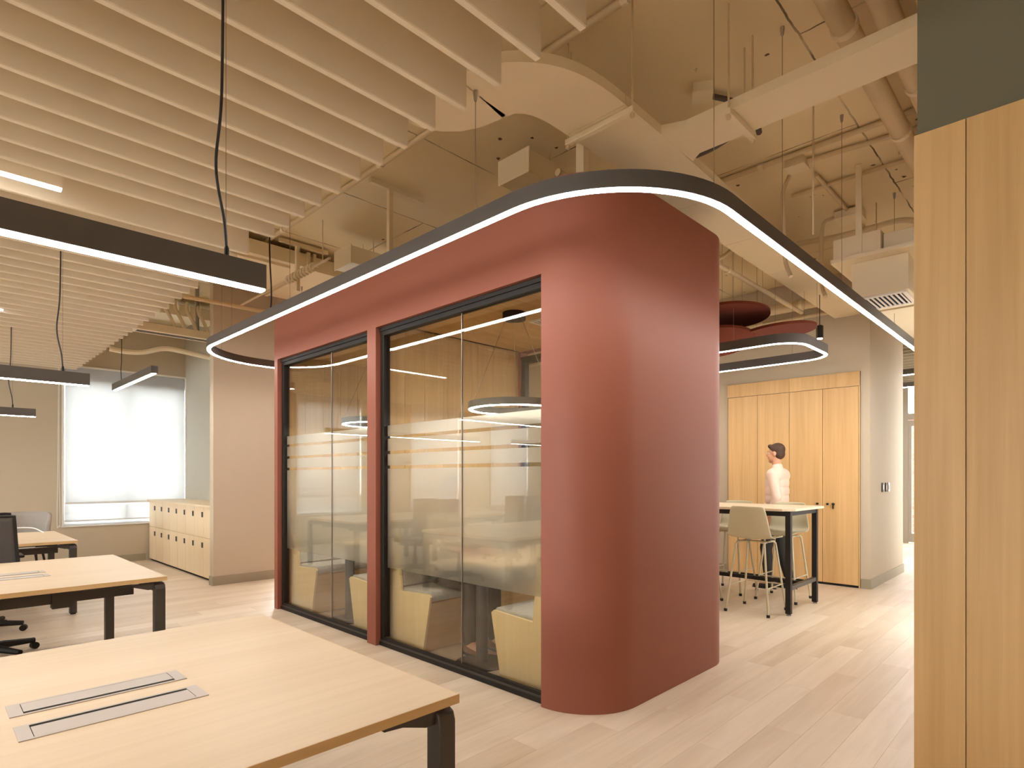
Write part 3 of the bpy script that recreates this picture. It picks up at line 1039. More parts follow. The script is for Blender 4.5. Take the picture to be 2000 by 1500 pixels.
pipe('conduit', 'grey flexible conduit hanging between the branch duct and the main duct', 'conduit', [(3.42, 1.38, 3.60), (3.5, 1.5, 3.5), (3.52, 1.66, 3.46), (3.5, 1.8, 3.44)], .016, mat='housing')
pipe('strut_rail', 'beige strut rail bracketed near the large pipes', 'rail', [(5.16, .46, 3.80), (5.16, 1.0, 3.80)], .022, collars=[((5.16, .75, 3.80), (0, 1, 0))])
pipe('insulated_pipe', 'thick insulated beige pipe nearest the pod, running under the slab', 'pipe', [(2.78, .90, 3.74), (5.0, .90, 3.74), (8.0, .90, 3.74)], .058, mat='ductdk', n=16, collars=[((4.7, .90, 3.74), (1, 0, 0)), ((3.4, .9, 3.74), (1, 0, 0))])
pipe('insulated_pipe', 'thick insulated beige pipe nearer the oak wall, running under the slab', 'pipe', [(2.78, .72, 3.74), (5.0, .72, 3.74), (8.0, .72, 3.74)], .058, mat='ductdk', n=16, collars=[((4.2, .72, 3.74), (1, 0, 0))])
pipe('insulated_pipe', 'darker insulated pipe tight against the wall head at the right', 'pipe', [(2.78, .55, 3.74), (5.0, .55, 3.74), (8.0, .55, 3.74)], .05, mat='ductdk', n=16)
pipe('pipe', 'horizontal beige pipe high on the wall above the tall cupboards', 'pipe', [(7.95, 1.95, 3.58), (7.95, 7.8, 3.58)], .06, n=14, collars=[((7.95, 2.6, 3.58), (0, 1, 0)), ((7.95, 4.0, 3.58), (0, 1, 0))])
pipe('pipe', 'thin beige pipe below the wall-head pipe over the cupboards', 'pipe', [(8.1, 1.95, 3.46), (8.1, 7.8, 3.46)], .025, n=10)
pipe('pipe', 'beige pipe running alongside the main duct behind the pod top', 'pipe', [(3.0, 2.52, 3.42), (5.2, 2.52, 3.42), (7.7, 2.52, 3.42)], .025, collars=[((4.4, 2.52, 3.42), (1, 0, 0)), ((5.6, 2.52, 3.42), (1, 0, 0))])
pipe('flexible_conduit', 'sagging flexible beige conduit beside the pod top', 'conduit', [(3.9, 2.45, 3.7), (4.3, 2.45, 3.5), (4.8, 2.44, 3.36), (5.2, 2.43, 3.40), (5.7, 2.44, 3.7)], .018)

# rods from slab to branch
for x, y, z, lab in ((3.47, 1.457, 3.55, 'short threaded rod hanging from the slab by the branch duct'), (2.77, 2.22, 3.82, 'short threaded rod stub above the duct bend'), (4.2, 1.30, 3.0, 'thin beige rod dropping beside the loop light')):
    tag(obj('threaded_rod', MB().tube([(x, y, z), (x, y, SLAB)], .006, 6), M['ductdk']), lab, 'rod')


def jbox(x, y, z, s, label, rz=0.3):
    t = thing('junction_box', label, 'junction box', (x, y, z), rz)
    obj('box', MB().box(-s, s, -s, s, -.06, 0), M['duct'], t, bevel=.004, local=True)
    obj('cover', MB().box(-s - .006, s + .006, -s - .006, s + .006, -.072, -.061), M['duct'], t, bevel=.002, local=True)
    obj('gland', MB().tube([(s, 0, -.03), (s + .04, 0, -.03)], .014, 8), M['housing'], t, local=True)


jbox(5.0, 1.67, SLAB, .07, 'beige junction box on the slab at the end of a conduit', 0)
jbox(6.3, 1.62, SLAB - .02, .11, 'square beige junction box on the slab above the air unit', 0)
jbox(3.62, 1.80, SLAB, .06, 'beige junction box tucked behind the branch duct', .5)
pipe('flexible_conduit', 'dark flexible conduit arching out of the box behind the branch duct', 'conduit', [(3.68, 1.78, 3.91), (3.85, 1.68, 3.9), (3.9, 1.58, 3.8), (3.8, 1.5, 3.6)], .018, mat='housing')
pipe('conduit', 'grey conduit looping from the square box down to the loop light', 'conduit', [(6.2, 1.74, 3.88), (6.1, 1.80, 3.8), (6.05, 1.80, 3.5), (6.0, 1.78, 3.2), (5.9, 1.72, 3.05)], .018, mat='ductdk')
pipe('conduit', 'thick beige conduit waving across above the air unit', 'conduit', [(6.5, 2.4, 3.85), (6.5, 1.7, 3.80), (6.5, 1.25, 3.80), (6.45, 1.05, 3.68), (6.35, .95, 3.5)], .025)
pipe('conduit', 'straight beige conduit through the square box on the slab', 'conduit', [(5.3, 1.62, 3.925), (7.4, 1.62, 3.925)], .018)


def acbox(x, y0, y1, z0, z1, label):
    t = thing('air_box', label, 'air box', (x + .4, (y0 + y1) / 2, z0), group='boxed outlets behind the loop light')
    obj('casing', B(x, x + .75, y0, y1, z0, z1), M['duct'], t, bevel=.004)
    obj('end_cover', B(x - .012, x, y0 - .01, y1 + .01, z0 - .01, z1 + .01), M['duct'], t, bevel=.002)
    for yy in (y0 + .06, y1 - .06):
        obj('hanger_rod', MB().tube([(x + .3, yy, z1), (x + .3, yy, SLAB)], .006, 6), M['ductdk'], t)


acbox(3.15, 2.92, 3.225, 3.63, 3.80, 'beige boxed air outlet under the slab above the near end of the pod')
acbox(3.15, 5.43, 5.76, 3.605, 3.785, 'beige boxed air outlet under the slab above the far end of the pod')
# strut brackets between
for yy, lab in ((4.35, 'beige strut post standing above the pod near the middle'), (6.13, 'beige strut post hanging beside the fan coil unit')):
    t = thing('strut_post', lab, 'bracket', (2.9, yy, 3.9))
    obj('post', B(2.88, 2.92, yy - .02, yy + .02, 3.17 if yy < 5 else 3.4, 3.89), M['duct'], t)
    obj('head_channel', B(2.70, 3.25, yy - .02, yy + .02, 3.89, 3.93), M['duct'], t)
# post by the bend
t = thing('strut_post', 'square beige strut post beside the bend of the flat duct', 'bracket', (2.9, 2.35, 3.9))
obj('post', B(2.97, 3.03, 2.28, 2.34, 3.155, 3.9), M['duct'], t)
obj('foot_plate', B(2.94, 3.06, 2.25, 2.37, 3.135, 3.155), M['duct'], t)

# fan coil unit and plenum at the left above the pod end
t = thing('fan_coil_unit', 'large flat beige ducted fan coil unit under the slab at the far left', 'air conditioner', (2.2, 7, 3.72))
obj('casing', B(1.72, 3.06, 6.22, 7.5, 3.72, 3.872), M['duct'], t, bevel=.004)
obj('flange', B(3.05, 3.085, 6.2, 7.52, 3.70, 3.89), M['duct'], t)
obj('flange', B(3.12, 3.155, 6.2, 7.52, 3.70, 3.89), M['duct'], t)
obj('plenum', B(3.155, 4.3, 6.24, 7.5, 3.71, 3.87), M['duct'], t)
obj('connector', B(3.085, 3.12, 6.24, 7.48, 3.73, 3.86), M['ductdk'], t)
obj('inlet_box', B(1.42, 1.72, 6.3, 7.4, 3.66, 3.83), M['duct'], t)
obj('drain_tray', B(1.8, 2.9, 6.3, 6.33, 3.69, 3.72), M['duct'], t)
# spring-wound conduit
sp = []
for i in range(140):
    a = i / 139
    sp.append((2.84 + .035 * math.cos(a * 2 * PI * 9), 5.62 + a * .62, 3.53 + .035 * math.sin(a * 2 * PI * 9)))
t = thing('coiled_conduit', 'coiled beige sleeve on a rod beside the fan coil unit', 'conduit', (2.84, 5.6, 3.53))
obj('rod', MB().tube([(2.84, 5.3, 3.53), (2.84, 7.6, 3.53)], .012, 8), M['ductdk'], t)
obj('coil', MB().tube(sp, .011, 6), M['duct'], t, smooth=True)
obj('hanger', MB().tube([(2.84, 5.45, 3.53), (2.84, 5.45, SLAB)], .005, 6), M['ductdk'], t)
obj('hanger', MB().tube([(2.84, 6.9, 3.53), (2.84, 6.9, 3.71)], .005, 6), M['ductdk'], t)

# slot diffuser with four hoses near the window wall
t = thing('slot_diffuser', 'beige linear slot diffuser fed by four curved hoses near the window', 'air diffuser', (2.4, 8.4, 3.2))
obj('body', MB().prism([(8.30, 3.20), (8.52, 3.20), (8.50, 3.30), (8.32, 3.30)], 0, 1.86, 2.78), M['duct'], t, bevel=.003)
obj('slot', B(1.90, 2.74, 8.37, 8.39, 3.195, 3.2005), M['slot'], t)
obj('slot', B(1.90, 2.74, 8.43, 8.45, 3.195, 3.2005), M['slot'], t)
for xx in (2.30, 2.42, 2.56, 2.70):
    obj('hose', MB().tube(bez([(xx + .03, 8.41, 3.30), (xx - .01, 8.42, 3.42), (xx - .07, 8.45, 3.56), (xx - .03, 8.6, 3.70), (xx + .08, 8.9, 3.74), (xx + .15, 9.15, 3.74)], 6), .022, 10), M['duct'], t, smooth=True)
obj('supply_box', B(2.15, 3.1, 9.15, 9.6, 3.66, 3.82), M['duct'], t, bevel=.004)
obj('hanger_bar', B(2.62, 2.66, 8.53, 8.57, 3.25, SLAB), M['steel'], t)
obj('hanger_bar', B(1.95, 1.98, 8.53, 8.56, 3.25, SLAB), M['duct'], t)
pipe('trunking', 'pale wavy flat trunking under the ceiling by the window', 'trunking', [(1.88, 9.75, 3.17), (2.05, 9.7, 3.15), (2.25, 9.6, 3.155), (2.5, 9.5, 3.23), (2.75, 9.4, 3.20), (3.22, 9.3, 3.13)], .035, mat='duct', n=8)
pipe('conduit', 'beige tube running under the slab over the middle wall', 'conduit', [(1.9, 7.6, 3.5), (2.5, 7.55, 3.5), (4.5, 7.5, 3.5)], .025)

# HVAC box at the right with drop box
t = thing('air_unit', 'beige boxed air unit hung above the corridor end of the loop light', 'air conditioner', (5.8, 1.2, 3.2))
obj('upper_casing', B(5.4, 6.3, 1.17, 1.515, 3.20, 3.365), M['duct'], t, bevel=.003)
obj('upper_casing', B(5.46, 6.3, .93, 1.165, 3.20, 3.34), M['duct'], t, bevel=.003)
obj('tray', MB().box(5.37, 6.3, .93, 1.53, 3.165, 3.198), M['duct'], t, bevel=.003)
obj('drop_box', B(5.5, 6.05, 1.0, 1.40, 2.872, 3.164), M['duct'], t, bevel=.004)
obj('strap', B(5.385, 5.399, 1.30, 1.345, 3.16, 3.93), M['duct'], t)
obj('strap', B(6.1, 6.114, 1.0, 1.03, 3.34, 3.94), M['duct'], t)
vent(5.52, 5.95, 1.02, 1.38, 2.871, 'white louvred vent under the drop box of the air unit', 9)
t = thing('supply_duct', 'pale flat supply duct in segments beyond the drop box', 'air duct', (7, 1.1, 2.86))
for xa, xb in ((6.06, 6.5), (6.503, 7.05), (7.053, 7.6), (7.603, 8.15)):
    obj('duct_section', B(xa, xb, .8, 1.44, 2.86, 2.95), M['duct'], t)
for xa in (6.3, 7.8):
    obj('hanger_rod', MB().tube([(xa, 1.4, 2.95), (xa, 1.4, SLAB)], .006, 6), M['ductdk'], t)
pipe('hose', 'silver flexible hose bundle behind the air unit', 'hose', [(6.4, 1.6, 3.1), (6.6, 1.55, 3.02), (6.9, 1.6, 3.1), (7.2, 1.55, 3.05), (7.5, 1.6, 3.3)], .05, mat='steel')

# corridor lights and dark ceiling beyond
def corr(x, y0, y1, z, label):
    t = thing('corridor_pendant', label, 'pendant lamp', (x, y0, SLAB), group='corridor pendants')
    obj('housing', B(x - .035, x + .035, y0, y1, z + .006, z + .09), M['housing'], t)
    obj('diffuser', B(x - .03, x + .03, y0 + .004, y1 - .004, z, z + .0058), M['led'], t)
    for yy in (y0 + .2, y1 - .2):
        obj('suspension_wire', MB().tube([(x, yy, z + .09), (x, yy, SLAB)], .002, 5), M['wire'], t)


corr(10.735, .9, 3.8, 2.95, 'graphite pendant across the corridor just past the column')
corr(12.765, .9, 3.8, 3.02, 'graphite pendant across the corridor near the glazed entrance')
t = thing('corridor_baffles', 'row of grey ceiling baffles over the corridor end', 'acoustic ceiling', (12, 2.5, 3.5))
for k in range(14):
    x = 10.3 + k * .29
    obj('baffle', B(x - .012, x + .012, .6, 5.2, 3.35, 3.55), M['skirt'], t)
for yy in (1.2, 4.4):
    obj('carrier_rail', B(10.2, 14.2, yy - .02, yy + .02, 3.55, 3.58), M['skirt'], t)
    obj('hanger_rod', MB().tube([(11, yy, 3.58), (11, yy, SLAB)], .006, 6), M['ductdk'], t)
    obj('hanger_rod', MB().tube([(13.5, yy, 3.58), (13.5, yy, SLAB)], .006, 6), M['ductdk'], t)

# ================================================================== KITCHEN ZONE
tc = thing('tall_cupboard', 'wall of four tall flush oak cupboard doors with an oak header', 'cupboard', (8.15, 2.82, 0))
dY = [3.655, 3.237, 2.817, 2.408, 1.998]
obj('carcass', B(8.158, 8.169, 1.985, 3.665, 0, 2.684), M['slot'], tc)
for i in range(4):
    dd = obj('door', B(8.138, 8.157, dY[i + 1] + .0025, dY[i] - .0025, .03, 2.500), M['cupboard'], tc, bevel=.001)
    if i in (2, 3):
        yk = dY[i + 1] + .06 if i == 2 else dY[i] - .06
        obj('knob', MB().tube([(8.138, yk, 1.03), (8.118, yk, 1.03)], .014, 12), M['black'], dd)
    if i == 3:
        obj('key', MB().tube([(8.137, dY[i] - .13, 1.03), (8.112, dY[i] - .13, 1.03)], .016, 12).box(8.114, 8.118, dY[i] - .138, dY[i] - .122, .97, 1.02), M['black'], dd)
for (a, b) in ((2.817, 3.665), (1.985, 2.817)):
    obj('header_panel', B(8.138, 8.157, a + .001, b - .001, 2.505, 2.684), M['cupboard'], tc, bevel=.001)
obj('end_strip', B(8.138, 8.157, 1.985, 1.9965, 0, 2.503), M['cupboard'], tc)
obj('plinth', B(8.148, 8.157, 1.998, 3.665, 0, .028), M['slot'], tc)
# light switches on the column side
t = thing('switch_set', 'three small steel switch plates on the pale wall end', 'switch', (8.9, 1.879, 1.24))
for k, (xx, ww) in enumerate(((8.76, .035), (8.93, .022), (9.08, .035))):
    p_ = obj('plate', B(xx - ww, xx + ww, 1.868, 1.879, 1.18, 1.30), M['black'] if k != 2 else M['steel'], t, bevel=.003)
    obj('rocker', B(xx - ww * .5, xx + ww * .5, 1.864, 1.868, 1.21, 1.27), M['steel'], p_)
# open oak shelf left of the cupboards, mostly hidden
t = thing('wall_shelf', 'warm oak shelf unit at the edge of the pod, left of the cupboards', 'shelf', (8.0, 4.1, 0))
obj('side_board', B(7.85, 8.15, 3.87, 3.895, .9, 2.6), M['cupboard'], t)
for z in (1.2, 1.65, 2.1, 2.575):
    obj('shelf_board', B(7.85, 8.15, 3.895, 5.2, z, z + .025), M['cupboard'], t)
obj('cabinet_base', B(7.6, 8.15, 3.87, 5.2, 0, .9), M['wall'], t)

# bar table
bt = thing('bar_table', 'high oak bar table on a black steel frame by the tall cupboards', 'table', (6.45, 2.9, 0))
top = [(5.99, 2.14), (6.09, 2.045), (6.93, 2.035), (6.96, 2.06), (6.96, 3.95), (5.99, 3.95)]
obj('table_top', MB().prism(top, 2, 1.035, 1.06), M['desk'], bt, bevel=.002)
for x in (6.055, 6.84):
    for yy in (2.10, 3.88):
        lg = obj('leg', B(x - .025, x + .025, yy - .025, yy + .025, .02, 1.034), M['black'], bt)
        obj('glide', MB().lathe([(.022, 0), (.022, .012), (.008, .016), (.008, .02)], (x, yy, 0), 12), M['steel'], lg)
for yy in (2.10, 3.88):
    obj('foot_rail', B(6.081, 6.814, yy - .02, yy + .02, .25, .29), M['dark'], bt)
    obj('top_rail', B(6.081, 6.814, yy - .02, yy + .02, .99, 1.034), M['black'], bt)
for x in (6.055, 6.84):
    obj('side_rail', B(x - .018, x + .018, 2.126, 3.854, .985, 1.03), M['black'], bt)
obj('centre_rail', B(6.43, 6.47, 2.12, 3.86, .25, .29), M['black'], bt)


def stool_shell():
    """moulded seat and back, thickness .008; local: seat centre at origin, backrest at -X"""
    prof = [(.235, .725, .185), (.22, .742, .20), (.12, .748, .215), (0, .742, .222), (-.10, .742, .225), (-.16, .752, .225), (-.195, .785, .222), (-.215, .84, .215), (-.232, .92, .203), (-.246, 1.0, .19), (-.254, 1.06, .178), (-.256, 1.085, .158)]
    n = 14
    vs = []
    for (x, z, hw) in prof:
        for k in range(n + 1):
            u = k / n * 2 - 1
            back = max(0.0, min(1.0, (z - .76) / .1))
            cv = .03 * u * u
            vs.append((x + cv * back * 1.2, hw * u, z + (1 - back) * .02 * u * u))
    fs = []
    for i in range(len(prof) - 1):
        for k in range(n):
            a = i * (n + 1) + k
            fs.append((a, a + 1, a + n + 2, a + n + 1))
    return MB().add(vs, fs)


def make_stool(label, mat='poly'):
    t = thing('bar_stool', label, 'stool', (0, 0, 0), group='bar stools round the high table')
    sh = obj('shell', stool_shell(), M[mat], t, smooth=True, local=True)
    sm = sh.modifiers.new('thick', 'SOLIDIFY')
    sm.thickness = .011
    ss = sh.modifiers.new('sub', 'SUBSURF')
    ss.levels = ss.render_levels = 1
    for sx in (-1, 1):
        for sy in (-1, 1):
            p = bez([(sx * .03, sy * .13, .715), (sx * .10, sy * .135, .717), (sx * .135, sy * .14, .70), (sx * .15, sy * .148, .66), (sx * .19, sy * .18, .35), (sx * .235, sy * .215, .02)], 5)
            lg = obj('leg', MB().tube(p, .0105, 8), M['stoolleg'], t, smooth=True, local=True)
            obj('foot_cap', MB().tube([(sx * .2355, sy * .2155, .0), (sx * .234, sy * .214, .028)], .017, 10), M['black'], lg, local=True)
    z = .27
    f = lambda s, a, b: s * (a + (b - a) * (.66 - z) / .64)
    x, y = f(1, .15, .235), f(1, .148, .215)
    for (a, b) in (((-x, -y, z), (x, -y, z)), ((-x, y, z), (x, y, z)), ((x, -y, z), (x, y, z))):
        obj('footrest_bar', MB().tube([a, b], .007, 8), M['stoolleg'], t, local=True)
    obj('seat_bracket', MB().box(-.14, .14, -.135, -.105, .71, .722).box(-.14, .14, .105, .135, .71, .722).box(-.03, .03, -.105, .105, .712, .722), M['stoolleg'], t, local=True)
    return t


st = make_stool('taupe moulded bar stool with its back to the camera, nearest at the high table')
st.location = (6.055, 2.425, 0)
dup(st, (6.86, 2.44, 0), PI, 'taupe moulded bar stool across the table, behind the black front leg')
dup(st, (6.9, 3.06, 0), PI, 'taupe moulded bar stool across the table with only its back rim above the top')
dup(st, (6.03, 3.10, 0), 0, 'taupe moulded bar stool half hidden by the red pod corner')

# rounded loop light over the bar table
RZ2 = 2.685
rp = rrect(5.92, 7.03, 1.975, 4.6, .28, 8)
r2 = thing('bar_loop_light', 'smaller graphite loop light with rounded corners over the bar table', 'pendant lamp', (6.45, 3, SLAB))
obj('housing', MB().ribbon(rp, -.022, .022, RZ2 + .006, RZ2 + .10, True), M['housing'], r2, smooth=True)
obj('diffuser', MB().ribbon(rp, -.0145, .0145, RZ2, RZ2 + .0055, True), M['led'], r2)
for (x, y) in ((6.5, 1.975), (7.03, 2.4), (5.92, 2.6), (5.92, 4.2), (7.03, 4.2)):
    obj('suspension_wire', MB().tube([(x, y, RZ2 + .1), (x, y, SLAB if abs(y - 1.975) > .1 else 3.378)], .0018, 5), M['wire'], r2)
# acoustic discs
def acdisc(x, y, z, r, tilt, az, label):
    t = thing('acoustic_disc', label, 'acoustic panel', (x, y, z), group='maroon felt discs over the bar table')
    n = Vector((math.sin(tilt) * math.cos(az), math.sin(tilt) * math.sin(az), math.cos(tilt)))
    a = n.orthogonal().normalized()
    b = n.cross(a)
    m = MB()
    vs = []
    for hh_ in (-.014, .014):
        for k in range(48):
            an = 2 * PI * k / 48
            vs.append(Vector((x, y, z)) + (a * math.cos(an) + b * math.sin(an)) * r + n * hh_)
    fs = [tuple(range(48))[::-1], tuple(range(48, 96))] + [(k, (k + 1) % 48, 48 + (k + 1) % 48, 48 + k) for k in range(48)]
    m.add(vs, fs)
    obj('felt_disc', m, M['disc'], t)
    for k in range(3):
        an = 2 * PI * k / 3 + .5
        p = Vector((x, y, z)) + (a * math.cos(an) + b * math.sin(an)) * r * .75
        obj('suspension_wire', MB().tube([p + n * .01, (p.x, p.y, 3.379 if 1.8 < p.y < 2.28 else SLAB)], .0016, 5), M['wire'], t)


acdisc(6.15, 2.76, 3.12, .42, .07, math.radians(20), 'maroon felt disc hung highest of all over the bar table')
acdisc(6.2, 2.98, 2.87, .46, .16, math.radians(50), 'maroon felt disc half tucked under the top one beside the pod')
acdisc(6.50, 2.36, 2.945, .37, .07, math.radians(120), 'maroon felt disc at the right, in front of the spot lamp')
acdisc(6.82, 2.95, 2.99, .40, .08, math.radians(-100), 'maroon felt disc glimpsed behind the overlap of the front two')
# cylinder spot
t = thing('cylinder_spot', 'small black cylinder spot hanging by the bar loop light', 'pendant lamp', (6.95, 2.1, SLAB))
obj('barrel', MB().lathe([(.03, 2.90), (.036, 2.90), (.036, 3.035), (.01, 3.05)], (6.95, 2.085, 0), 20), M['black'], t, smooth=True)
obj('lens', MB().lathe([(.028, 2.893), (.028, 2.8995)], (6.95, 2.085, 0), 16), M['led2'], t)
obj('cord', MB().tube([(6.95, 2.085, 3.05), (6.95, 2.085, 3.379)], .004, 6), M['cable'], t)

# ================================================================== LOCKERS
wt = tag(obj('worktop', B(2.655, 3.235, 8.0, 11.08, .972, 1.0), M['locker'], None, bevel=.002), 'pale oak worktop running over the locker row', 'worktop')
ord_ = ['against the window wall', 'second from the window', 'third from the window', 'partly behind the wall corner']
LY = [11.05, 10.30, 9.55, 8.80, 8.05]
for u in range(4):
    y1, y0 = LY[u], LY[u + 1]
    t = thing('locker_unit', 'pale oak locker unit of four doors, ' + ord_[u], 'locker', (2.95, (y0 + y1) / 2, 0), group='locker units under the worktop')
    obj('carcass', B(2.70, 3.23, y0 + .001, y1 - .001, .03, .971), M['locker'], t)
    obj('plinth', B(2.71, 3.2, y0 + .001, y1 - .001, 0, .03), M['slot'], t)
    ym = (y0 + y1) / 2
    for (a, b) in ((ym, y1), (y0, ym)):
        for (z0, z1) in ((.033, .558), (.563, .968)):
            dd = obj('door', B(2.682, 2.6995, a + .0025, b - .0025, z0, z1), M['locker'], t, bevel=.001)
            zz = z1 - .10
            yy = a + .05
            obj('lock', B(2.672, 2.682, yy - .022, yy + .022, zz - .035, zz + .035), M['dark'], dd)
            obj('number_plate', B(2.679, 2.682, yy + .026, yy + .06, zz - .04, zz + .02), M['white'], dd)

# ================================================================== DESKS
def desk(yc, label, y0, y1, xr=1.125, boxes=True, seam=True):
    """bench desk for facing users; right end at xr"""
    t = thing('bench_desk', label, 'desk', (xr - 1.6, yc, 0), group='pale oak bench desks')
    xl = xr - 3.25
    ym = (y0 + y1) / 2
    for (a, b) in (((y0, ym - .0015), (ym + .0015, y1)) if seam else ((y0, y1),)):
        for (p, q) in ((xl, xl + 1.623), (xl + 1.626, xr)):
            tp = obj('tabletop', B(p, q, a, b, .7125, .74), M['desk'], t, bevel=.0012)
            e = MB()
            if q == xr: e.box(q, q + .0012, a, b, .713, .7395)
            if a == y0: e.box(p, q, a - .0012, a, .713, .7395)
            if b == y1: e.box(p, q, b, b + .0012, .713, .7395)
            if e.v: obj('edge_band', e, M['edge'], tp)
    for x in (xr - .034, xl + 1.62, xl + .034):
        ins = .01 if x != xl + 1.62 else .3
        # end frame: two legs joined by a bent top bar
        for s, yy in ((1, y0 + ins), (-1, y1 - ins)):
            prof = [(yy - .0, 0.01), (yy + s * .065, 0.01), (yy + s * .065, .66), (yy + s * .065, .698), (yy + s * .03, .698), (yy + s * .008, .688), (yy, .662)]
            lg = obj('leg', MB().prism(prof, 0, x - .03, x + .03), M['dark'], t, bevel=.006)
            obj('foot', B(x - .02, x + .02, yy + s * .012, yy + s * .052, 0, .0099), M['black'], lg)
        obj('end_bar', B(x - .028, x + .028, y0 + ins + .0655, y1 - ins - .0655, .645, .698), M['dark'], t)
    for yy in (y0 + .32, y1 - .32):
        obj('beam', B(xl + .125, xr - .12, yy - .03, yy + .03, .60, .66), M['dark'], t)
        obj('beam_bracket', B(xr - .55, xr - .45, yy - .04, yy + .04, .57, .712), M['dark'], t)
        obj('stay', B(xr - .30, xr - .12, yy - .012, yy + .012, .67, .69), M['dark'], t)
    for yy in (y0 + .045, y1 - .045):
        obj('support_arm', MB().prism([(xr - .24, .70), (xr - .064, .70), (xr - .064, .66), (xr - .10, .66), (xr - .18, .685), (xr - .24, .69)], 1, yy - .015, yy + .015), M['dark'], t)
    obj('cable_tray', MB().box(xl + .3, xr - .4, ym - .16, ym + .16, .55, .56).box(xl + .3, xr - .4, ym - .165, ym - .16, .55, .63).box(xl + .3, xr - .4, ym + .16, ym + .165, .55, .63), M['dark'], t)
    if boxes:
        for cx in (xr - .74, xr - 2.37):
            for (s, (a, b)) in ((1, (ym - .20, ym - .085)), (-1, (ym + .0, ym + .112))):
                L = .215
                fr = MB()
                fr.box(cx - L, cx + L, a, a + .010, .7401, .7425).box(cx - L, cx + L, b - .010, b, .7401, .7425)
                fr.box(cx - L, cx - L + .03, a + .010, b - .010, .7401, .7425).box(cx + L - .03, cx + L, a + .010, b - .010, .7401, .7425)
                cb = obj('cable_hatch', fr, M['hatch'], t)
                obj('gap', B(cx - L + .03, cx + L - .03, a + .010, b - .010, .7401, .7404), M['slot'], cb)
                if s == 1:
                    obj('flap', B(cx - L + .032, cx + L - .032, a + .011, b - .026, .7405, .7423), M['hatch'], cb)
                else:
                    obj('flap', B(cx - L + .032, cx + L - .032, a + .026, b - .011, .7405, .7423), M['hatch'], cb)
    return t


desk(2.04, 'pale oak bench desk nearest the camera with two grey cable hatches', 1.325, 2.755, seam=False)
desk(4.97, 'pale oak bench desk in the middle of the row with black legs', 4.225, 5.715)
desk(7.95, 'pale oak bench desk farthest back, near the window wall', 7.22, 8.68)
for k, yc in enumerate((2.04, 4.97, 7.95)):
    desk(yc, 'pale oak bench desk in the left row, ' + ('nearest the back wall', 'in its middle', 'nearest the window wall')[k], yc - .73, yc + .73, xr=-3.2, boxes=False)


# ------------------------------------------------------------------ task chairs
def task_chair(label):
    t = thing('task_chair', label, 'chair', (0, 0, 0), group='black mesh task chairs')
    L = dict(local=True)
    seat = MB().prism(rrect(-.245, .245, -.23, .24, .09, 5), 2, .44, .50)
    obj('seat', seat, M['black'], t, bevel=.02, smooth=True, **L)
    obj('seat_pan', MB().prism(rrect(-.2, .2, -.19, .2, .07, 4), 2, .405, .439), M['black'], t, **L)
    # back: curved mesh panel inside a frame, at +Y (sitter faces -Y)
    vs, fs = [], []
    n, m = 12, 10
    for i in range(m + 1):
        z = .56 + .50 * i / m
        hw = .225 - .03 * (i / m)
        for k in range(n + 1):
            u = 2 * k / n - 1
            vs.append((hw * u, .275 + .03 * math.sin(i / m * 2.2) - .045 * u * u, z))
    for i in range(m):
        for k in range(n):
            a = i * (n + 1) + k
            fs.append((a, a + 1, a + n + 2, a + n + 1))
    bk = obj('mesh_back', MB().add(vs, fs), M['mesh'], t, smooth=True, **L)
    bk.modifiers.new('thick', 'SOLIDIFY').thickness = .006
    rim = [vs[k] for k in range(n + 1)] + [vs[i * (n + 1) + n] for i in range(1, m + 1)] + [vs[m * (n + 1) + k] for k in range(n - 1, -1, -1)] + [vs[i * (n + 1)] for i in range(m - 1, 0, -1)]
    obj('back_frame', MB().tube(rim, .013, 7, closed=True), M['black'], t, smooth=True, **L)
    obj('spine', MB().tube(bez([(0, .0, .42), (0, .2, .42), (0, .30, .5), (0, .315, .72), (0, .305, .9)], 5), [.03] * 21, 8), M['black'], t, smooth=True, **L)
    for s in (-1, 1):
        ar = obj('armrest', MB().box(s * .27 - .04, s * .27 + .04, -.13, .13, .655, .68), M['black'], t, bevel=.01, **L)
        obj('arm_post', MB().tube(bez([(s * .19, .02, .42), (s * .265, .02, .43), (s * .275, .02, .5), (s * .27, .02, .655)], 5), .016, 8), M['black'], ar, smooth=True, **L)
    obj('gas_lift', MB().lathe([(.035, .09), (.035, .22), (.022, .23), (.022, .40)], (0, 0, 0), 14), M['black'], t, smooth=True, **L)
    for k in range(5):
        a = 2 * PI * k / 5 + .3
        c, s = math.cos(a), math.sin(a)
        q = [(0, 0, .085), (.12 * c, .12 * s, .085), (.32 * c, .32 * s, .07)]
        lg = obj('base_leg', MB().tube(q, [.034, .03, .02], 8), M['black'], t, smooth=True, **L)
        obj('caster', MB().tube([(.32 * c - .022 * s, .32 * s + .022 * c, .027), (.32 * c + .022 * s, .32 * s - .022 * c, .027)], .027, 12), M['black'], lg, **L)
    return t


ch = task_chair('black mesh task chair tucked behind the middle desk')
ch.location = (.35, 5.93, 0)
dup(ch, (.36, 6.9, 0), PI, 'black mesh task chair with its back to the middle desk, drawn to the farthest desk')
dup(ch, (-.4, 4.05, 0), PI + .2, 'black task chair pushed under the near side of the middle desk')
for k, (x, y, r_) in enumerate(((-1.5, 6.0, 0), (-1.4, 6.86, PI), (-1.5, 4.0, PI), (-4.4, 6.0, 0), (-4.2, 3.9, PI), (-1.45, 3.05, 0))):
    dup(ch, (x, y, 0), r_, 'black mesh task chair further left, ' + ['behind the middle desk', 'before the farthest desk', 'at the near side of the middle desk', 'behind the left row middle desk', 'before the left row middle desk', 'behind the nearest desk'][k])

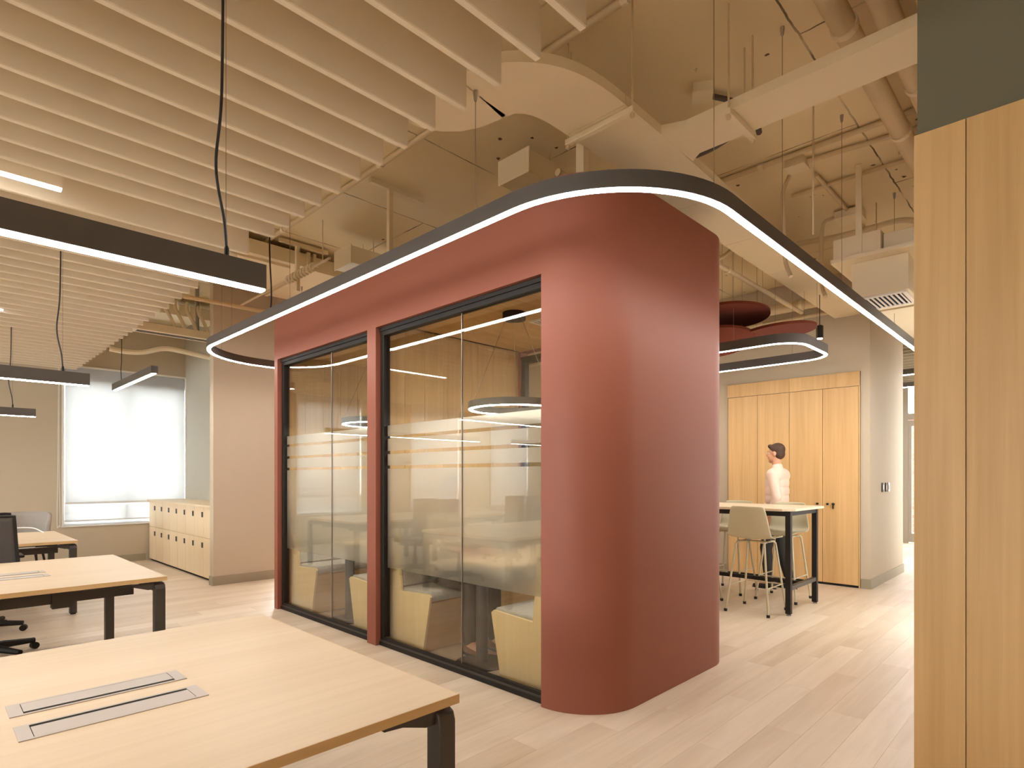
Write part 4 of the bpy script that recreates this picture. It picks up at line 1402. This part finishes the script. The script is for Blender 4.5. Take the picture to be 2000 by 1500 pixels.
# lounge chair by the far wall
t = thing('lounge_chair', 'light grey upholstered tub chair by the far wall left of the window', 'chair', (.98, 10.1, 0), math.radians(-20))
n, m = 20, 8
vs, fs = [], []
for i in range(m + 1):
    z = .40 + .50 * i / m
    for k in range(n + 1):
        a = math.radians(-15 + 210 * k / n)
        drop = .16 * (abs(k / n * 2 - 1) ** 4) * (i / m)
        rr_ = .27 + .035 * i / m
        vs.append((rr_ * math.cos(a), rr_ * .9 * math.sin(a), z - drop))
for i in range(m):
    for k in range(n):
        q = i * (n + 1) + k
        fs.append((q, q + 1, q + n + 2, q + n + 1))
bk = obj('tub_back', MB().add(vs, fs), M['greyfab'], t, smooth=True, local=True)
bk.modifiers.new('thick', 'SOLIDIFY').thickness = .05
obj('seat_cushion', MB().prism(rrect(-.23, .23, -.28, .20, .08, 5), 2, .36, .47), M['greyfab'], t, bevel=.02, smooth=True, local=True)
for sx in (-1, 1):
    for sy in (-1, 1):
        obj('leg', MB().tube([(sx * .17, sy * .15, .37), (sx * .22, sy * .2, 0)], [.016, .01], 8), M['black'], t, local=True)

# white cable lying on the farthest desk
tag(obj('cable', MB().tube(bez([(.6, 8.6, .746), (.72, 8.55, .80), (.9, 8.5, .80), (1.0, 8.4, .746)], 8), .006, 6), M['white']), 'white cable arching on the farthest desk', 'cable')


# ================================================================== PEOPLE
def caps(mb, p0, p1, r0, r1, n=12):
    """tapered capsule"""
    p0, p1 = Vector(p0), Vector(p1)
    d = (p1 - p0)
    L = d.length
    t = d.normalized() if L > 1e-6 else Vector((0, 0, 1))
    a = t.orthogonal().normalized()
    b = t.cross(a)
    rings = []
    for k in range(5):
        an = -PI / 2 + (PI / 2) * (k + .35) / 5
        rings.append((p0 + t * r0 * math.sin(an), r0 * math.cos(an)))
    rings += [(p0, r0), (p1, r1)]
    for k in range(5):
        an = (PI / 2) * (k + .65) / 5
        rings.append((p1 + t * r1 * math.sin(an), r1 * math.cos(an)))
    vs = []
    for c, r in rings:
        for k in range(n):
            an = 2 * PI * k / n
            vs.append(c + (a * math.cos(an) + b * math.sin(an)) * r)
    fs = []
    for i in range(len(rings) - 1):
        for k in range(n):
            k2 = (k + 1) % n
            fs.append((i * n + k, i * n + k2, (i + 1) * n + k2, (i + 1) * n + k))
    fs.append(tuple(range(n))[::-1])
    fs.append(tuple(range((len(rings) - 1) * n, len(rings) * n)))
    mb.add(vs, fs)


def ell(mb, c, r, rotx=0.0):
    n, m = 16, 10
    vs = []
    R = Matrix.Rotation(rotx, 3, 'X')
    for i in range(m + 1):
        th = PI * (i + (0.2 if i == 0 else -0.2 if i == m else 0)) / m
        for k in range(n):
            an = 2 * PI * k / n
            v = R @ Vector((r[0] * math.sin(th) * math.cos(an), r[1] * math.sin(th) * math.sin(an), -r[2] * math.cos(th)))
            vs.append(Vector(c) + v)
    fs = []
    for i in range(m):
        for k in range(n):
            k2 = (k + 1) % n
            fs.append((i * n + k, i * n + k2, (i + 1) * n + k2, (i + 1) * n + k))
    fs.append(tuple(range(n))[::-1])
    fs.append(tuple(range(m * n, (m + 1) * n)))
    mb.add(vs, fs)


def skin_obj(name, mb, mat, parent, vox=.009, it=6):
    o = obj(name, mb, mat, parent, local=True)
    r = o.modifiers.new('union', 'REMESH')
    r.mode = 'VOXEL'
    r.voxel_size = vox
    r.use_smooth_shade = True
    s = o.modifiers.new('soft', 'SMOOTH')
    s.factor = .5
    s.iterations = it
    return o


def hand(mb, wrist, d, palm_n, s=1.0):
    """palm and five curled fingers; d: direction of the hand, palm_n: the side the palm faces"""
    d = Vector(d).normalized()
    pn = Vector(palm_n)
    pn = (pn - d * pn.dot(d)).normalized()
    sd = d.cross(pn)
    w_ = Vector(wrist)
    for o_ in (-.026, -.009, .009, .026):
        caps(mb, w_ + sd * o_ * .7, w_ + d * .085 * s + sd * o_, .014, .013, 8)
    for o_, ln in ((-.030, .066), (-.010, .076), (.010, .072), (.030, .056)):
        a = w_ + d * .09 * s + sd * o_
        b = a + (d * .85 + pn * .35).normalized() * ln * .5
        c = b + (d * .45 + pn * .8).normalized() * ln * .5
        caps(mb, a, b, .0095, .009, 8)
        caps(mb, b, c, .009, .0075, 8)
    a = w_ + d * .025 - sd * .028
    b = a + (d * .6 - sd * .7 + pn * .2).normalized() * .04
    c = b + (d * .9 - sd * .1 + pn * .4).normalized() * .035
    caps(mb, a, b, .012, .0105, 8)
    caps(mb, b, c, .0105, .0085, 8)


def head(mb, c):
    """face looks to -Y; c is the centre of the skull"""
    x, y, z = c
    ell(mb, (x, y + .012, z + .025), (.074, .092, .095))
    ell(mb, (x, y - .025, z - .045), (.058, .062, .072))
    caps(mb, (x, y - .062, z - .098), (x, y - .052, z - .09), .022, .03)        # chin
    caps(mb, (x, y - .088, z + .012), (x, y - .104, z - .026), .008, .014, 8)    # nose
    for s in (-1, 1):
        ell(mb, (x + s * .077, y + .012, z - .008), (.010, .02, .032))
        ell(mb, (x + s * .038, y - .055, z - .03), (.026, .024, .02))


def face(parent, c):
    x, y, z = c
    e = MB(); i_ = MB(); l_ = MB(); br_ = MB()
    for s in (-1, 1):
        ell(e, (x + s * .031, y - .069, z + .004), (.0135, .012, .009))
        ell(i_, (x + s * .031, y - .0795, z + .004), (.0055, .003, .0055))
        caps(br_, (x + s * .016, y - .088, z + .026), (x + s * .046, y - .078, z + .028), .004, .003, 6)
        obj('eye', e, M['eye'], parent, local=True, smooth=True) if s == 1 else None
    caps(l_, (x - .02, y - .086, z - .060), (x + .02, y - .086, z - .060), .0055, .0055, 6)
    obj('iris', i_, M['iris'], parent, local=True)
    obj('mouth', l_, M['lip'], parent, local=True, smooth=True)
    obj('eyebrow', br_, M['hair'], parent, local=True)


def hair(parent, c, mat):
    x, y, z = c
    h_ = MB()
    ell(h_, (x, y + .024, z + .05), (.083, .092, .083))
    ell(h_, (x, y + .05, z - .005), (.076, .062, .07))
    caps(h_, (x - .05, y - .045, z + .085), (x + .05, y - .05, z + .09), .026, .026)
    skin_obj('hair', h_, mat, parent, .009, 3)


def shoe(parent, heel, toe_dir, mat):
    h_ = Vector(heel)
    d = Vector(toe_dir).normalized()
    m = MB()
    s = Vector((-d.y, d.x, 0))
    caps(m, h_ + Vector((0, 0, .038)), h_ + d * .12 + Vector((0, 0, .034)), .034, .036)
    caps(m, h_ + d * .11 + Vector((0, 0, .030)), h_ + d * .205 + Vector((0, 0, .024)), .038, .026)
    caps(m, h_ + s * .012 + d * .1 + Vector((0, 0, .026)), h_ + s * .012 + d * .18 + Vector((0, 0, .024)), .03, .024)
    caps(m, h_ + Vector((0, 0, .05)), h_ + d * .02 + Vector((0, 0, .075)), .036, .034)
    sh = skin_obj('shoe', m, mat, parent, .007, 3)
    so = MB()
    pl = []
    for k in range(20):
        an = 2 * PI * k / 20
        q = h_ + d * (.09 + .145 * math.cos(an)) + s * (.042 + .006 * math.cos(an)) * math.sin(an)
        pl.append((q.x, q.y))
    so.prism(pl, 2, 0, .013)
    obj('sole', so, M['shoe'], sh, local=True)
    return sh


# walking person (faces -Y locally)
wp = thing('person', 'person walking past the tall cupboards in a pale pink shirt, dark trousers and black loafers', 'person', (7.45, 2.72, 0), PI)
hc = (0, -.02, 1.665)
body = MB()
head(body, hc)
caps(body, (0, .0, 1.44), (0, -.01, 1.60), .056, .052)
caps(body, (-.11, .01, 1.40), (.11, .01, 1.40), .085, .085)
caps(body, (-.06, 0, 1.2), (.06, 0, 1.2), .10, .10)
caps(body, (-.05, 0, 1.0), (.05, 0, 1.0), .105, .105)
hip, kneeF, ankF = (.09, 0, .92), (.095, -.10, .50), (.095, -.06, .09)
hip2, kneeB, ankB = (-.09, 0, .92), (-.09, .01, .50), (-.09, .12, .10)
sh1, el1, wr1 = (.19, .01, 1.41), (.235, .08, 1.13), (.225, .0, .90)
sh2, el2, wr2 = (-.19, .01, 1.41), (-.235, -.07, 1.13), (-.20, -.25, .97)
for a, b, c_ in ((hip, kneeF, ankF), (hip2, kneeB, ankB)):
    caps(body, a, b, .08, .055); caps(body, b, c_, .052, .036)
for a, b, c_ in ((sh1, el1, wr1), (sh2, el2, wr2)):
    caps(body, a, b, .05, .04); caps(body, b, c_, .039, .027)
hand(body, wr1, Vector(wr1) - Vector(el1), (-1, 0, 0))
hand(body, wr2, Vector(wr2) - Vector(el2), (1, 0, 0))
caps(body, ankF, (.095, -.18, .05), .036, .03)
caps(body, ankB, (-.09, .02, .06), .036, .03)
bd = skin_obj('body', body, M['skin'], wp, .0085, 5)
face(wp, hc)
hair(wp, hc, M['hair'])
sm_ = MB()
caps(sm_, (-.115, .01, 1.39), (.115, .01, 1.39), .103, .103)
caps(sm_, (-.075, 0, 1.2), (.075, 0, 1.2), .118, .118)
caps(sm_, (-.07, 0, .96), (.07, 0, .96), .122, .122)
caps(sm_, (-.07, 0, 1.1), (.07, 0, 1.1), .117, .117)
caps(sm_, (-.07, 0, 1.3), (.07, 0, 1.3), .118, .118)
for a, b, c_ in ((sh1, el1, wr1), (sh2, el2, wr2)):
    caps(sm_, a, b, .066, .054)
    q = Vector(b) + (Vector(c_) - Vector(b)) * .85
    caps(sm_, b, q, .053, .041)
caps(sm_, (0, .005, 1.44), (0, .0, 1.495), .075, .066)
skin_obj('shirt', sm_, M['shirt'], wp, .010, 5)
tr_ = MB()
caps(tr_, (-.07, 0, .93), (.07, 0, .93), .114, .114)
for a, b, c_ in ((hip, kneeF, ankF), (hip2, kneeB, ankB)):
    caps(tr_, a, b, .097, .073)
    q = Vector(b) + (Vector(c_) - Vector(b)) * .93
    caps(tr_, b, q, .071, .058)
skin_obj('trousers', tr_, M['trousers'], wp, .010, 5)
shoe(wp, (.095, -.03, 0), (0.05, -1, 0), M['shoe'])
s2 = shoe(wp, (-.09, .05, 0), (-.05, -1, 0), M['shoe'])
s2.location = (0, .10, .0)
s2.rotation_euler = (0, 0, 0)

# seated person in the nearer bay (faces -Y)
wp = thing('person', 'person seated on the booth bench behind the frosted glass in sand shirt and brown trousers', 'person', (3.12, 3.80, 0), 0)
hc = (0, -.06, 1.26)
body = MB()
head(body, hc)
caps(body, (0, .03, 1.04), (0, -.03, 1.19), .056, .052)
caps(body, (-.11, .03, 1.0), (.11, .03, 1.0), .085, .085)
caps(body, (-.06, .04, .8), (.06, .04, .8), .10, .10)
caps(body, (-.06, .04, .62), (.06, .04, .62), .105, .105)
legs = []
for s, yy in ((1, -.42), (-1, -.38)):
    legs.append(((s * .09, 0, .575), (s * .115, -.40, .545), (s * .115, yy, .09)))
arms = [((s * .19, .03, 1.01), (s * .24, -.06, .76), (s * .15, -.29, .80)) for s in (1, -1)]
for a, b, c_ in legs:
    caps(body, a, b, .08, .055); caps(body, b, c_, .052, .036)
    caps(body, c_, (c_[0], c_[1] - .12, .05), .036, .03)
for (a, b, c_), s in zip(arms, (1, -1)):
    caps(body, a, b, .05, .04); caps(body, b, c_, .039, .027)
    hand(body, c_, (-s * .35, -1, -.02), (0, 0, -1))
skin_obj('body', body, M['skin'], wp, .0085, 5)
face(wp, hc)
hair(wp, hc, M['hair'])
sm_ = MB()
caps(sm_, (-.115, .03, .99), (.115, .03, .99), .103, .103)
caps(sm_, (-.075, .04, .8), (.075, .04, .8), .118, .118)
caps(sm_, (-.07, .04, .63), (.07, .04, .63), .122, .122)
for a, b, c_ in arms:
    caps(sm_, a, b, .066, .054)
    caps(sm_, b, Vector(b) + (Vector(c_) - Vector(b)) * .85, .053, .041)
caps(sm_, (0, .03, 1.04), (0, .015, 1.09), .075, .066)
skin_obj('shirt', sm_, M['shirt2'], wp, .010, 5)
tr_ = MB()
caps(tr_, (-.07, .03, .60), (.07, .03, .60), .112, .112)
for a, b, c_ in legs:
    caps(tr_, a, b, .092, .073)
    caps(tr_, b, Vector(b) + (Vector(c_) - Vector(b)) * .93, .071, .058)
skin_obj('trousers', tr_, M['trousers2'], wp, .010, 5)
for a, b, c_ in legs:
    shoe(wp, (c_[0], c_[1] + .03, 0), (0, -1, 0), M['shoe2'])
